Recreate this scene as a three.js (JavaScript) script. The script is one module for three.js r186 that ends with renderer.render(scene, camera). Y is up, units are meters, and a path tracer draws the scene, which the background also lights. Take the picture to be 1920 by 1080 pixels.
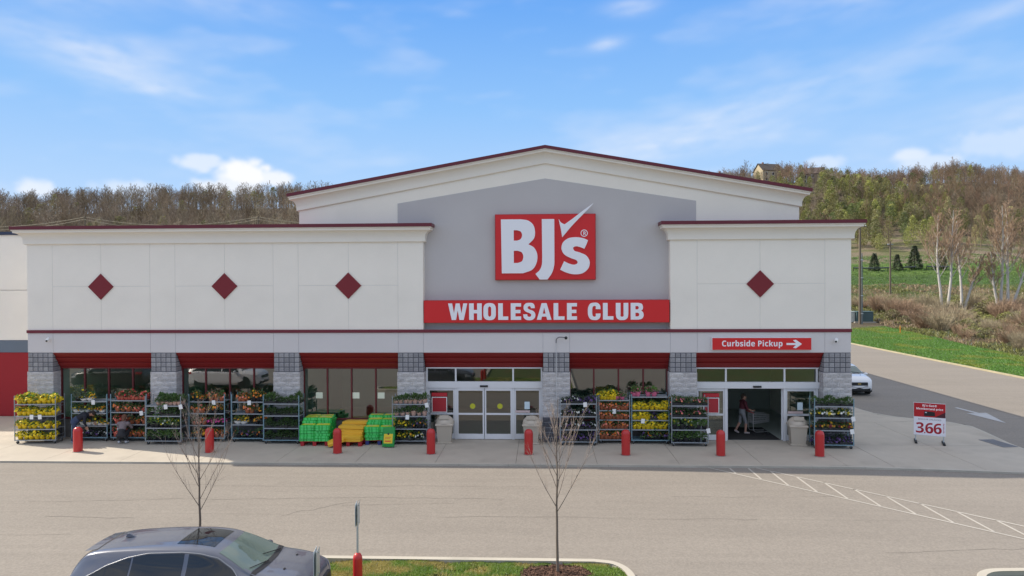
import * as THREE from 'three';
import { mergeGeometries } from 'three/addons/utils/BufferGeometryUtils.js';
import { RoundedBoxGeometry } from 'three/addons/geometries/RoundedBoxGeometry.js';
import { FontLoader } from 'three/addons/loaders/FontLoader.js';
import { MarchingCubes } from 'three/addons/objects/MarchingCubes.js';

// ---------------------------------------------------------------- camera, sky, sun, exposure
const scene = new THREE.Scene();
const renderer = new THREE.WebGLRenderer({ antialias: true });
renderer.toneMapping = THREE.LinearToneMapping;
renderer.toneMappingExposure = 1.16;
renderer.shadowMap.enabled = true;

const camera = new THREE.PerspectiveCamera(2 * Math.atan(540 / 1297) * 180 / Math.PI, 16 / 9, 0.1, 3000);
camera.position.set(0, 6.7, 28.9);
camera.rotation.order = 'YXZ';
camera.rotation.set(-0.5 * Math.PI / 180, 2.5 * Math.PI / 180, -0.26 * Math.PI / 180);

const SUN = new THREE.Vector3(-1, 0.815, -0.305).normalize();
const sun = new THREE.DirectionalLight(new THREE.Color(1.0, 0.91, 0.77), 4.9);
sun.position.copy(SUN).multiplyScalar(120);
sun.castShadow = true;
sun.shadow.mapSize.set(4096, 4096);
Object.assign(sun.shadow.camera, { left: -60, right: 60, top: 50, bottom: -50, near: 1, far: 400 });
scene.add(sun); scene.add(sun.target);

// small noise kit
function rng(seed) { let a = seed >>> 0; return () => { a = (a + 0x6d2b79f5) | 0; let t = Math.imul(a ^ (a >>> 15), 1 | a); t = (t + Math.imul(t ^ (t >>> 7), 61 | t)) ^ t; return ((t ^ (t >>> 14)) >>> 0) / 4294967296; }; }
const hash2 = (x, y) => { let h = Math.imul(x, 374761393) + Math.imul(y, 668265263); h = Math.imul(h ^ (h >>> 13), 1274126177); return ((h ^ (h >>> 16)) >>> 0) / 4294967296; };
const sm = (t) => t * t * (3 - 2 * t);
const clamp = (v, a = 0, b = 1) => Math.min(b, Math.max(a, v));
const lerp = (a, b, t) => a + (b - a) * t;
const step = (a, b, v) => sm(clamp((v - a) / (b - a)));
// value noise; p > 0 makes it repeat every p cells
function noise(x, y, p = 0) {
  let xi = Math.floor(x), yi = Math.floor(y); const fx = sm(x - xi), fy = sm(y - yi);
  let x1 = xi + 1, y1 = yi + 1;
  if (p) { xi = ((xi % p) + p) % p; yi = ((yi % p) + p) % p; x1 = ((x1 % p) + p) % p; y1 = ((y1 % p) + p) % p; }
  return lerp(lerp(hash2(xi, yi), hash2(x1, yi), fx), lerp(hash2(xi, y1), hash2(x1, y1), fx), fy);
}
function fbm(x, y, o = 5, p = 0) { let s = 0, a = 0.5, n = 0; for (let i = 0; i < o; i++) { s += a * noise(x + i * 17 * (p ? 0 : 1), y + i * 29 * (p ? 0 : 1), p); n += a; x *= 2; y *= 2; p *= 2; a *= 0.5; } return s / n; }
// a piecewise linear table
function table(t, v) { if (v <= t[0][0]) return t[0][1]; for (let i = 1; i < t.length; i++) if (v <= t[i][0]) return lerp(t[i - 1][1], t[i][1], (v - t[i - 1][0]) / (t[i][0] - t[i - 1][0])); return t[t.length - 1][1]; }

// the sky: clear spring air, thin cirrus, a few low cumulus, unseen white fill added
{
  const W = 2304, H = 1152, data = new Float32Array(W * H * 4), D = 180 / Math.PI, EX = 1.115;
  const EL = [0, 4, 8, 14, 22, 40, 90];
  const R = [0.62, 0.53, 0.42, 0.28, 0.155, 0.14, 0.13], G = [0.77, 0.71, 0.64, 0.54, 0.40, 0.35, 0.32], B = [0.97, 0.965, 0.955, 0.94, 0.89, 0.83, 0.76];
  const grad = (c, el) => table(EL.map((e, i) => [e, c[i]]), el);
  // cumulus puffs: azimuth (0 = along -z, right positive), elevation, half width, half height, strength
  const puffs = [[-23.6, 8.5, 2.5, 1.15, 0.95], [-21.6, 8.2, 1.8, 0.75, 0.8], [-26.6, 9.1, 2.0, 0.75, 0.55], [-24.6, 7.4, 3.2, 0.8, 0.75], [27.4, 8.9, 1.6, 0.6, 0.55], [28.6, 8.3, 2.6, 0.7, 0.45], [33.5, 9.2, 5, 1.1, 0.30], [21.8, 8.9, 1.6, 0.6, 0.4],
    [-37.0, 6.6, 1.3, 0.7, 0.6], [-31, 6.9, 3.0, 0.7, 0.4], [52, 8.4, 5, 1.3, 0.6], [-62, 8, 4, 1.2, 0.5], [95, 9, 6, 1.7, 0.6], [150, 9, 5, 1.5, 0.6], [-120, 10, 6, 1.6, 0.6], [-165, 8, 5, 1.4, 0.6], [178, 11, 6, 1.7, 0.5], [125, 7, 5, 1.3, 0.5]];
  // cirrus strokes: az, el of the middle, half length, half width, tilt in degrees, strength
  const strokes = [[-33.5, 16.0, 6.5, 1.7, -4, 0.36], [-37, 20.2, 7, 2.4, -2, 0.30], [-30.5, 14.2, 5.5, 1.0, -6, 0.34], [-27, 21.0, 9, 2.0, -5, 0.18], [7.4, 21.3, 2.6, 0.9, 2, 0.30], [5.4, 18.7, 1.9, 0.7, 8, 0.30], [17, 13.6, 11, 1.5, 12, 0.22], [31, 17.2, 9, 1.3, 13, 0.13], [12, 11.2, 12, 2.0, 6, 0.28], [30, 22, 14, 3.5, 8, 0.24], [38, 11.5, 12, 2.2, 5, 0.26]];
  for (let j = 0; j < H; j++) {
    const el = ((j + 0.5) / H - 0.5) * 180, e = Math.max(el, 0), R0 = grad(R, e), G0 = grad(G, e), B0 = grad(B, e);
    for (let i = 0; i < W; i++) {
      const u = ((i + 0.5) / W - 0.5) * 2 * Math.PI, k = (j * W + i) * 4;   // u = atan2(z, x)
      let az = u * D + 90; if (az > 180) az -= 360;
      let r = R0, g = G0, b = B0;
      if (el > -1) {
        const n1 = fbm(az * 0.16 + 3 + e * 0.10, e * 0.55 - az * 0.05, 4), n2 = fbm(az * 0.55, e * 1.6 - az * 0.12, 3);
        // seam-free weight for the thin cirrus plus unseen white fill added overhead and sideways to lift the shade; only the noise is blended across the seam
        const wide = Math.abs(az) > 170 ? 0.56 : n1, veilAndFill = 0.16 * step(0.45, 0.8, wide) * (0.45 + 0.75 * n2) * step(0, 6, e) + step(22, 42, e + 8 * (n1 - 0.5)) * (0.60 + 0.34 * wide) + 0.30 * step(46, 90, Math.abs(az)) * (0.45 + wide) * step(2, 12, e) * step(44, 26, e);
        let c = veilAndFill;
        if (e < 34 && Math.abs(az) < 62) for (const [a, h, l, w, t, s] of strokes) {
          const da = az - a, dh = e - h, ct = Math.cos(t / D), st = Math.sin(t / D), p = (da * ct + dh * st) / l, q = (dh * ct - da * st) / w;
          const d = p * p + q * q * (1 + 0.5 * n1);
          if (d < 3) c += s * Math.exp(-d * 1.7) * (0.15 + 1.6 * fbm(az * 0.6 + t, (e - da * Math.tan(t / D)) * 2.6, 5));
        }
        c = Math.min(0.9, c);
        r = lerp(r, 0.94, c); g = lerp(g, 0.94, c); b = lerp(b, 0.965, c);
        let m = 0;
        if (e < 16) for (const [a, h, w, v, s] of puffs) {
          const da = (az - a) / w, dh = (e - h) / v; if (Math.abs(da) > 1.8 || Math.abs(dh) > 1.9) continue;
          const d = Math.hypot(da, dh < 0 ? dh * 0.8 : dh) + 0.75 * (fbm(az * 1.3 + a, e * 1.9 + 5, 5) - 0.5);
          m = Math.max(m, s * step(1.05, 0.45, d));
        }
        r = lerp(r, 0.98, m); g = lerp(g, 0.98, m); b = lerp(b, 1.0, m);
      }
      data[k] = r / EX; data[k + 1] = g / EX; data[k + 2] = b / EX; data[k + 3] = 1;
    }
  }
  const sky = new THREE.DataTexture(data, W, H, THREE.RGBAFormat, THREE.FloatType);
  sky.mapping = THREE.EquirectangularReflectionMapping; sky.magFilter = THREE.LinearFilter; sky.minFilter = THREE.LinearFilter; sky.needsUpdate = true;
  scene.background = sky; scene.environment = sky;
}

// ---------------------------------------------------------------- helpers
const names = new Map();
function numbered(n) { const k = names.get(n) ?? 0; names.set(n, k + 1); return k ? n + '_' + String(k).padStart(3, '0') : n; }
function mesh(name, geo, mat, parent = scene) { const m = new THREE.Mesh(geo, mat); m.name = parent === scene ? numbered(name) : name; m.castShadow = m.receiveShadow = true; parent.add(m); return m; }
function tag(o, label, category, group) { o.userData.label = label; o.userData.category = category; if (group) o.userData.group = group; return o; }
function thing(name, label, category, pos = [0, 0, 0], turn = 0, group) { const o = new THREE.Group(); o.name = numbered(name); o.position.set(...pos); o.rotation.y = turn; scene.add(o); return tag(o, label, category, group); }
function part(name, parent) { const o = new THREE.Group(); o.name = name; parent.add(o); return o; }
function struct(name, geo, mat) { const m = mesh(name, geo, mat); m.userData.kind = 'structure'; return m; }
function copy(o, label, group) { const c = o.clone(); c.name = numbered(o.name.replace(/_\d{3}$/, '')); c.userData = { ...o.userData }; if (label) c.userData.label = label; if (group) c.userData.group = group; scene.add(c); return c; }
// uv in metres from the shape's own coordinates
function metric(g, s = 1) {
  const p = g.attributes.position, n = g.attributes.normal, uv = new Float32Array(p.count * 2);
  for (let i = 0; i < p.count; i++) {
    const ax = Math.abs(n.getX(i)), ay = Math.abs(n.getY(i)), az = Math.abs(n.getZ(i));
    const [a, b] = ay >= ax && ay >= az ? [p.getX(i), p.getZ(i)] : ax >= az ? [p.getZ(i), p.getY(i)] : [p.getX(i), p.getY(i)];
    uv[2 * i] = a * s; uv[2 * i + 1] = b * s;
  }
  g.setAttribute('uv', new THREE.BufferAttribute(uv, 2)); return g;
}
const box = (x0, x1, y0, y1, z0, z1) => metric(new THREE.BoxGeometry(x1 - x0, y1 - y0, z1 - z0).translate((x0 + x1) / 2, (y0 + y1) / 2, (z0 + z1) / 2));
const rbox = (x0, x1, y0, y1, z0, z1, r = 0.01, s = 2) => metric(new RoundedBoxGeometry(x1 - x0, y1 - y0, z1 - z0, s, r).translate((x0 + x1) / 2, (y0 + y1) / 2, (z0 + z1) / 2));
const merge = (l) => mergeGeometries(l.map((g) => { g = g.index ? g.toNonIndexed() : g; for (const k of Object.keys(g.attributes)) if (!['position', 'normal', 'uv'].includes(k)) g.deleteAttribute(k); if (!g.attributes.uv) metric(g); return g; }));
const V = (x, y, z) => new THREE.Vector3(x, y, z);
function rod(a, b, r0, r1 = r0, n = 6, caps = false) {
  const d = b.clone().sub(a), g = new THREE.CylinderGeometry(r1, r0, d.length(), n, 1, !caps).translate(0, d.length() / 2, 0);
  return g.applyQuaternion(new THREE.Quaternion().setFromUnitVectors(V(0, 1, 0), d.normalize())).translate(a.x, a.y, a.z);
}
const tube = (pts, r, seg = 24, n = 6) => new THREE.TubeGeometry(new THREE.CatmullRomCurve3(pts), seg, r, n);
const lathe = (pts, n = 16) => new THREE.LatheGeometry(pts.map(([x, y]) => new THREE.Vector2(x, y)), n);
function poly(pts) { const s = new THREE.Shape(); pts.forEach(([x, y], i) => (i ? s.lineTo(x, y) : s.moveTo(x, y))); s.closePath(); return s; }
const extrude = (s, d, bevel = 0) => metric(new THREE.ExtrudeGeometry(s, { depth: d, bevelEnabled: bevel > 0, bevelSize: bevel, bevelThickness: bevel, bevelSegments: 1, curveSegments: 10 }));
// a flat plan polygon (x, z) with thickness, its top at y
function plan(pts, top, thick) { return metric(new THREE.ExtrudeGeometry(poly(pts.map(([x, z]) => [x, -z])), { depth: thick, bevelEnabled: false }).rotateX(-Math.PI / 2).translate(0, top - thick, 0)); }

// textures of matter only: a multiplier map near white, and a height map
function texture(size, fn, { repeat = 1, srgb = false } = {}) {
  const d = new Uint8Array(size * size * 4);
  for (let y = 0; y < size; y++) for (let x = 0; x < size; x++) { const v = fn(x / size, y / size, x, y), o = (y * size + x) * 4; if (Array.isArray(v)) for (let c = 0; c < 3; c++) d[o + c] = clamp(v[c]) * 255; else d[o] = d[o + 1] = d[o + 2] = clamp(v) * 255; d[o + 3] = 255; }
  const t = new THREE.DataTexture(d, size, size); t.wrapS = t.wrapT = THREE.RepeatWrapping; t.magFilter = THREE.LinearFilter; t.minFilter = THREE.LinearMipmapLinearFilter; t.repeat.set(repeat, repeat); if (srgb) t.colorSpace = THREE.SRGBColorSpace; t.needsUpdate = true; return t;
}
const mat = (r, g, b, rough = 0.8, extra = {}) => { const { metal = 0, ...rest } = extra; return new THREE.MeshStandardMaterial({ color: new THREE.Color().setRGB(r, g, b), roughness: rough, metalness: metal, ...rest }); };
const phys = (r, g, b, rough, extra = {}) => new THREE.MeshPhysicalMaterial({ color: new THREE.Color().setRGB(r, g, b), roughness: rough, ...extra });

const T = {};
T.asphalt = texture(1024, (u, v, x, y) => {
  const big = fbm(u * 4, v * 4, 4, 4), g1 = noise(u * 230, v * 230, 230), g2 = noise(u * 120 + 3, v * 120, 0), fine = hash2(x, y), streak = fbm(u * 2, v * 34, 3, 68);
  return 0.70 + 0.09 * (big - 0.5) + 0.15 * (g1 - 0.5) + 0.08 * (fine - 0.5) + 0.09 * (streak - 0.5) + 0.0 * g2 + (hash2(x + 91, y + 7) > 0.988 ? 0.14 : 0);
}, { repeat: 1 / 9 });
T.asphaltBump = texture(512, (u, v, x, y) => 0.5 * hash2(x, y) + 0.5 * fbm(u * 90, v * 90, 2, 90), { repeat: 1 / 3 });
T.concrete = texture(1024, (u, v, x, y) => {
  const big = fbm(u * 4, v * 4, 5, 4), spot = fbm(u * 14, v * 14, 4, 14), fine = hash2(x, y), stain = step(0.60, 0.74, fbm(u * 7, v * 7, 4, 7));
  return 0.80 + 0.16 * (big - 0.5) + 0.12 * (spot - 0.5) + 0.09 * (fine - 0.5) - 0.08 * stain;
}, { repeat: 1 / 7 });
T.stucco = texture(512, (u, v, x, y) => 0.55 * hash2(x, y) + 0.45 * fbm(u * 60, v * 60, 3, 60), { repeat: 1 / 1.2 });
T.wall = texture(512, (u, v, x, y) => 0.96 + 0.09 * (fbm(u * 5, v * 5, 5, 5) - 0.5) + 0.04 * (hash2(x, y) - 0.5), { repeat: 1 / 6 });
T.block = texture(512, (u, v, x, y) => 0.78 + 0.36 * (fbm(u * 24, v * 24, 4, 24) - 0.5) + 0.22 * (hash2(x, y) - 0.5), { repeat: 1 / 1.3 });
T.blockBump = texture(512, (u, v, x, y) => 0.7 * fbm(u * 26, v * 26, 4, 26) + 0.3 * hash2(x, y), { repeat: 1 / 1.0 });
T.bark = texture(256, (u, v, x, y) => 0.7 + 0.5 * (fbm(u * 30, v * 6, 4, 30) - 0.5) + 0.15 * (hash2(x, y) - 0.5));
T.grass = texture(1024, (u, v, x, y) => {
  const a = fbm(u * 9, v * 9, 5, 9), b = fbm(u * 60, v * 60, 3, 60), f = hash2(x, y), dry = step(0.5, 0.75, a);
  const k = 0.75 + 0.6 * (b - 0.5) + 0.35 * (f - 0.5);
  return [k * lerp(0.66, 0.95, dry), k * lerp(0.95, 0.85, dry), k * lerp(0.5, 0.6, dry)];
}, { repeat: 1 / 6 });
T.soil = texture(512, (u, v, x, y) => 0.65 + 0.7 * (fbm(u * 20, v * 20, 4, 20) - 0.5) + 0.3 * (hash2(x, y) - 0.5), { repeat: 1 / 2 });

const M = {
  asphalt: mat(0.355, 0.315, 0.27, 0.93, { map: T.asphalt, bumpMap: T.asphaltBump, bumpScale: 0.006 }),
  oldRoad: mat(0.33, 0.289, 0.243, 0.93, { map: T.asphalt, bumpMap: T.asphaltBump, bumpScale: 0.006 }),
  concrete: mat(0.585, 0.52, 0.43, 0.88, { map: T.concrete, bumpMap: T.asphaltBump, bumpScale: 0.002 }),
  kerb: mat(0.60, 0.55, 0.46, 0.85, { map: T.concrete }),
  yellowKerb: mat(0.56, 0.49, 0.32, 0.8, { map: T.concrete }),
  paint: mat(0.56, 0.52, 0.46, 0.75, { map: T.concrete }),
  white: mat(0.95, 0.89, 0.79, 0.85, { map: T.wall, bumpMap: T.stucco, bumpScale: 0.003 }),
  backing: mat(0.74, 0.72, 0.69, 0.9),
  grey: mat(0.555, 0.53, 0.525, 0.85, { map: T.wall, bumpMap: T.stucco, bumpScale: 0.003 }),
  band: mat(0.70, 0.665, 0.655, 0.85, { map: T.wall, bumpMap: T.stucco, bumpScale: 0.003 }),
  greyBacking: mat(0.50, 0.49, 0.51, 0.9),
  cornice: mat(0.88, 0.83, 0.74, 0.8, { map: T.wall }),
  coping: mat(0.135, 0.012, 0.024, 0.45),
  darkRed: mat(0.20, 0.012, 0.02, 0.6, { bumpMap: T.stucco, bumpScale: 0.002 }),
  redLine: mat(0.16, 0.015, 0.03, 0.5),
  awning: mat(0.24, 0.014, 0.014, 0.5),
  redWall: mat(0.34, 0.014, 0.02, 0.75, { map: T.wall, bumpMap: T.stucco, bumpScale: 0.003 }),
  slateBlue: mat(0.155, 0.19, 0.235, 0.8, { map: T.wall }),
  navy: mat(0.03, 0.045, 0.09, 0.5),
  blockA: mat(0.40, 0.39, 0.405, 0.9, { map: T.block, bumpMap: T.blockBump, bumpScale: 0.006 }),
  blockB: mat(0.46, 0.45, 0.46, 0.9, { map: T.block, bumpMap: T.blockBump, bumpScale: 0.006 }),
  blockC: mat(0.34, 0.335, 0.35, 0.9, { map: T.block, bumpMap: T.blockBump, bumpScale: 0.006 }),
  splitA: mat(0.74, 0.705, 0.69, 0.95, { map: T.block, bumpMap: T.blockBump, bumpScale: 0.03 }),
  splitB: mat(0.66, 0.63, 0.62, 0.95, { map: T.block, bumpMap: T.blockBump, bumpScale: 0.03 }),
  splitC: mat(0.80, 0.765, 0.74, 0.95, { map: T.block, bumpMap: T.blockBump, bumpScale: 0.03 }),
  splitDark: mat(0.155, 0.155, 0.175, 0.95, { map: T.block, bumpMap: T.blockBump, bumpScale: 0.03 }),
  splitDark2: mat(0.13, 0.13, 0.15, 0.95, { map: T.block, bumpMap: T.blockBump, bumpScale: 0.03 }),
  mortar: mat(0.10, 0.105, 0.125, 0.95),
  lightMortar: mat(0.5, 0.5, 0.53, 0.95),
  knee: mat(0.20, 0.19, 0.18, 0.9, { map: T.block, bumpMap: T.blockBump, bumpScale: 0.004 }),
  aluminium: mat(0.72, 0.72, 0.73, 0.45),
  redFrame: mat(0.125, 0.014, 0.016, 0.5),
  pane: phys(0.62, 0.84, 0.68, 0.02, { transmission: 1, thickness: 0, ior: 2.45 }),
  doorPane: phys(0.48, 0.58, 0.50, 0.02, { transmission: 1, thickness: 0, ior: 2.2 }),
  room: mat(0.42, 0.45, 0.41, 0.9),
  signRed: mat(0.66, 0.012, 0.014, 0.4), signWhite: mat(0.88, 0.88, 0.92, 0.45), signEdge: mat(0.42, 0.01, 0.012, 0.5),
  bollard: phys(0.50, 0.018, 0.018, 0.38, { clearcoat: 0.3, clearcoatRoughness: 0.3 }),
  steel: mat(0.32, 0.36, 0.40, 0.42, { metal: 0.6 }), steelBlue: mat(0.20, 0.32, 0.38, 0.5, { metal: 0.25 }),
  shelf: mat(0.34, 0.37, 0.40, 0.5, { metal: 0.4 }), rubber: mat(0.02, 0.02, 0.02, 0.8), blackPlastic: mat(0.018, 0.018, 0.02, 0.5),
  card: mat(0.85, 0.85, 0.83, 0.7), beige: mat(0.46, 0.40, 0.32, 0.6, { bumpMap: T.blockBump, bumpScale: 0.002 }), beigeLid: mat(0.54, 0.47, 0.38, 0.5),
  galv: mat(0.52, 0.56, 0.58, 0.4, { metal: 0.6 }), wood: mat(0.24, 0.19, 0.14, 0.9, { map: T.bark }),
};

// ---------------------------------------------------------------- ground
const ROAD = -0.065;
struct('parking_lot', metric(new THREE.PlaneGeometry(92.8, 130).rotateX(-Math.PI / 2).translate(-13.6, ROAD, 5)), M.asphalt);   // x -60 .. 32.8
struct('side_road', metric(new THREE.PlaneGeometry(9.3, 130).rotateX(-Math.PI / 2).translate(28.15, ROAD + 0.008, -35)), M.oldRoad);

// cracks in the old asphalt: shallow dark seams sunk as thin ribbons
{
  const r = rng(41), seams = [], path = (pts, w) => {
    const pos = [], idx = [];
    pts.forEach(([x, z], i) => { const a = pts[Math.max(0, i - 1)], b = pts[Math.min(pts.length - 1, i + 1)], dx = b[0] - a[0], dz = b[1] - a[1], l = Math.hypot(dx, dz) || 1, ww = w * (0.4 + 0.8 * r()); pos.push(x - dz / l * ww, 0, z + dx / l * ww, x + dz / l * ww, 0, z - dx / l * ww); if (i) { const k = i * 2; idx.push(k - 2, k - 1, k, k - 1, k + 1, k); } });
    const g = new THREE.BufferGeometry(); g.setAttribute('position', new THREE.Float32BufferAttribute(pos, 3)); g.setIndex(idx); g.computeVertexNormals(); seams.push(metric(g.translate(0, ROAD + 0.004, 0)));
  };
  const wander = (x, z, dx, dz, n, w) => { const p = []; for (let i = 0; i < n; i++) { p.push([x, z]); x += dx * (0.6 + 0.8 * r()) + (r() - 0.5) * 0.12; z += dz * (0.6 + 0.8 * r()) + (r() - 0.5) * 0.16; } path(p, w); };
  wander(-16, 8.1, 0.35, 0, 42, 0.007); wander(-7.6, 9.2, 0.16, -0.14, 14, 0.01); wander(-6.1, 8.2, 0.3, -0.03, 12, 0.007); wander(-14.5, 9.4, 0.3, 0.0, 10, 0.009); wander(-3, 9.2, 0.4, 0.01, 22, 0.006); wander(4, 7.0, 0.4, 0.0, 14, 0.006); wander(-12, 6.2, 0.4, 0, 30, 0.005); wander(8.5, 11.4, 0.4, -0.02, 16, 0.007); wander(-18, 10.9, 0.4, 0, 14, 0.008);
  const m = struct('asphalt_crack', merge(seams), mat(0.17, 0.15, 0.13, 1));
  m.userData.kind = 'structure';
}
// pavement: slabs with open joints over a bed, kerb stones along the edge
const kerbZ = (x) => 3.60 + Math.max(0, x - 11) * 0.1;
{
  const walk = new THREE.Group(); walk.name = 'sidewalk'; walk.userData.kind = 'structure'; scene.add(walk);
  const edge = [[16.45, -62], [16.46, -8.74], [16.45, -7.97], [16.86, -6.37], [17.95, -5.32], [19.0, -4.72], [19.6, -4.1], [19.62, -3.3], [19.5, -2.49], [19.23, -0.93], [19.02, 0.39], [19.2, 2.6], [19.0, 3.6], [18.2, 4.25]];
  const bed = [[-58, -5.0], [-22.2, -5.0], [-22.2, -0.6], [12.6, -0.6], [12.6, -62], ...edge, [16.5, kerbZ(16.5) - 0.02], [11, 3.58], [-58, 3.58]];
  mesh('bed', plan(bed, -0.012, 0.06), mat(0.12, 0.105, 0.09, 1), walk);
  const g = 0.007;
  for (let i = 0; i < 24; i++) {
    const x0 = -58 + i * 3 + g, x1 = -58 + (i + 1) * 3 - g;   // -58 .. 14
    if (x0 > 12.5) continue;
    const back = x1 < -22.3 ? -5.0 : x0 < -22.3 ? -0.55 : -0.56, xe = Math.min(x1, 12.6);
    mesh('slab', plan([[x0, back], [xe, back], [xe, kerbZ(xe) - 0.17], [x0, kerbZ(x0) - 0.17]], 0, 0.1), M.concrete, walk);
  }
  mesh('slab', plan([[-25 + g, -5.0], [-22.2, -5.0], [-22.2, -0.57], [-25 + g, -0.57]], 0.0, 0.1), M.concrete, walk);
  const right = [[[12.62, 0.2], [15.6, 0.2], [15.6, kerbZ(15.6) - 0.17], [12.62, kerbZ(12.62) - 0.17]], [[15.615, 0.2], [18.9, 0.2], [18.92, 0.39], [19.05, 2.5], [18.8, 3.6], [18.1, 4.1], [16.4, kerbZ(16.4) - 0.17], [15.615, kerbZ(15.615) - 0.17]],
    [[12.62, -4.4], [15.6, -4.4], [15.6, 0.185], [12.62, 0.185]], [[15.615, -4.4], [18.6, -4.8], [19.45, -4.1], [19.47, -3.3], [19.35, -2.49], [19.08, -0.93], [18.9, 0.185], [15.615, 0.185]], [[12.62, -62], [16.3, -62], [16.31, -8.7], [16.3, -7.97], [16.7, -6.3], [17.8, -5.25], [18.5, -4.84], [15.6, -4.415], [12.62, -4.415]]];
  for (const p of right) mesh('slab', plan(p, 0, 0.1), M.concrete, walk);
  // kerb stones
  for (let i = 0; i < 40; i++) { const x0 = -58 + i * 1.83, x1 = x0 + 1.822; mesh('kerb_stone', plan([[x0, kerbZ(x0) - 0.16], [x1, kerbZ(x1) - 0.16], [x1, kerbZ(x1)], [x0, kerbZ(x0)]], 0.004, 0.17), M.kerb, walk); }
  const rim = new THREE.CatmullRomCurve3([[15.2, kerbZ(15.2) - 0.08], [16.6, 4.1], [18.1, 4.1], [18.9, 3.6], [19.12, 2.5], [18.96, 0.39], [19.16, -0.93], [19.42, -2.49], [19.55, -3.4], [19.45, -4.15], [18.8, -4.75], [17.87, -5.28], [16.78, -6.33], [16.38, -7.97], [16.38, -10], [16.38, -40]].map(([x, z]) => V(x, 0, z)));
  const pts = rim.getSpacedPoints(44), out = pts.map((p, i) => { const t = pts[Math.min(44, i + 1)].clone().sub(pts[Math.max(0, i - 1)]).normalize(); return [p, V(-t.z, 0, t.x)]; });
  for (let i = 0; i < 44; i++) { const [a, n] = out[i], [b, m] = out[i + 1], q = (p, k, s) => [p.x + k.x * s, p.z + k.z * s]; mesh('kerb_stone', plan([q(a, n, -0.08), q(b, m, -0.08), q(b, m, 0.08), q(a, n, 0.08)], 0.004, 0.17), M.kerb, walk); }
}
// storm drain grate in the pavement beside the lane
{
  const d = thing('drain_grate', 'dark metal drain grate set in the concrete beside the price board', 'drain grate', [18.62, 0.006, -0.2], 0.12);
  mesh('frame', merge([box(-0.32, 0.32, 0, 0.012, 0.6, 0.66), box(-0.32, 0.32, 0, 0.012, -0.66, -0.6), box(-0.32, -0.27, 0, 0.012, -0.6, 0.6), box(0.27, 0.32, 0, 0.012, -0.6, 0.6)]), mat(0.2, 0.2, 0.21, 0.7), d);
  for (let i = 0; i < 14; i++) mesh('bar', box(-0.27, 0.27, 0, 0.01, -0.585 + i * 0.085, -0.585 + i * 0.085 + 0.055), mat(0.19, 0.19, 0.20, 0.7), d);
  mesh('pit', box(-0.27, 0.27, -0.003, 0.0, -0.6, 0.6), mat(0.01, 0.01, 0.01, 1), d);
}
// painted hatch, arrow and worn lines
{
  const stroke = (x0, z0, x1, z1, w) => { const l = Math.hypot(x1 - x0, z1 - z0), nx = -(z1 - z0) / l * w / 2, nz = (x1 - x0) / l * w / 2; return plan([[x0 - nx, z0 - nz], [x1 - nx, z1 - nz], [x1 + nx, z1 + nz], [x0 + nx, z0 + nz]], ROAD + 0.010, 0.003); };
  const zo = (x) => 3.66 + (x - 6.05) * 1.035, zi = (x) => 3.62 + (x - 7.78) * 1.07;
  const hatch = new THREE.Group(); hatch.name = 'painted_hatching'; hatch.userData.kind = 'structure'; scene.add(hatch);
  mesh('outline_stripe', stroke(5.98, 3.62, 16, zo(16), 0.07), M.paint, hatch); mesh('outline_stripe', stroke(7.7, 3.62, 16, zi(16), 0.07), M.paint, hatch);
  for (let i = 1; i < 15; i++) { const x = 6.05 + i * 0.665; mesh('cross_stripe', stroke(x + 0.02, Math.max(3.62, zi(x)) + 0.05, x + 0.05, zo(x + 0.05) - 0.05, 0.065), M.paint, hatch); }
  const ar = plan([[21.75, -8.6], [21.95, -8.7], [22.12, -7.15], [22.5, -7.2], [21.8, -4.6], [21.45, -7.05], [21.9, -7.12]], ROAD + 0.012, 0.003);
  struct('painted_arrow', ar, mat(0.60, 0.59, 0.58, 0.7, { map: T.concrete }));
}
// verge beyond the side road, with its kerb
struct('verge_kerb', merge([box(32.76, 32.9, ROAD - 0.05, 0.05, -110, 30)]), M.yellowKerb);
const vergeEdge = (z) => table([[-95, 48.5], [-74, 47.6], [-58, 45.2], [-40, 41.6], [-30, 40.0], [0, 38], [30, 37.5]], z);
{
  const pos = [], idx = [], NX = 24, NZ = 120;
  for (let j = 0; j <= NZ; j++) for (let i = 0; i <= NX; i++) { const z = -95 + j * 125 / NZ, x = lerp(32.9, vergeEdge(z) + 1.2 * (fbm(z * 0.3, 2, 4) - 0.5), i / NX); pos.push(x, 0.0 + 0.10 * Math.min(1, (x - 32.9)) * noise(x * 0.6, z * 0.6) + 0.02 * (x - 32.9), z); if (i && j) { const k = j * (NX + 1) + i, a = k - NX - 2; idx.push(a, k - 1, a + 1, a + 1, k - 1, k); } }
  const g = new THREE.BufferGeometry(); g.setAttribute('position', new THREE.Float32BufferAttribute(pos, 3)); g.setIndex(idx); g.computeVertexNormals();
  struct('verge', metric(g), mat(0.15, 0.24, 0.045, 0.95, { map: T.grass, bumpMap: T.soil, bumpScale: 0.05 }));
}

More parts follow.
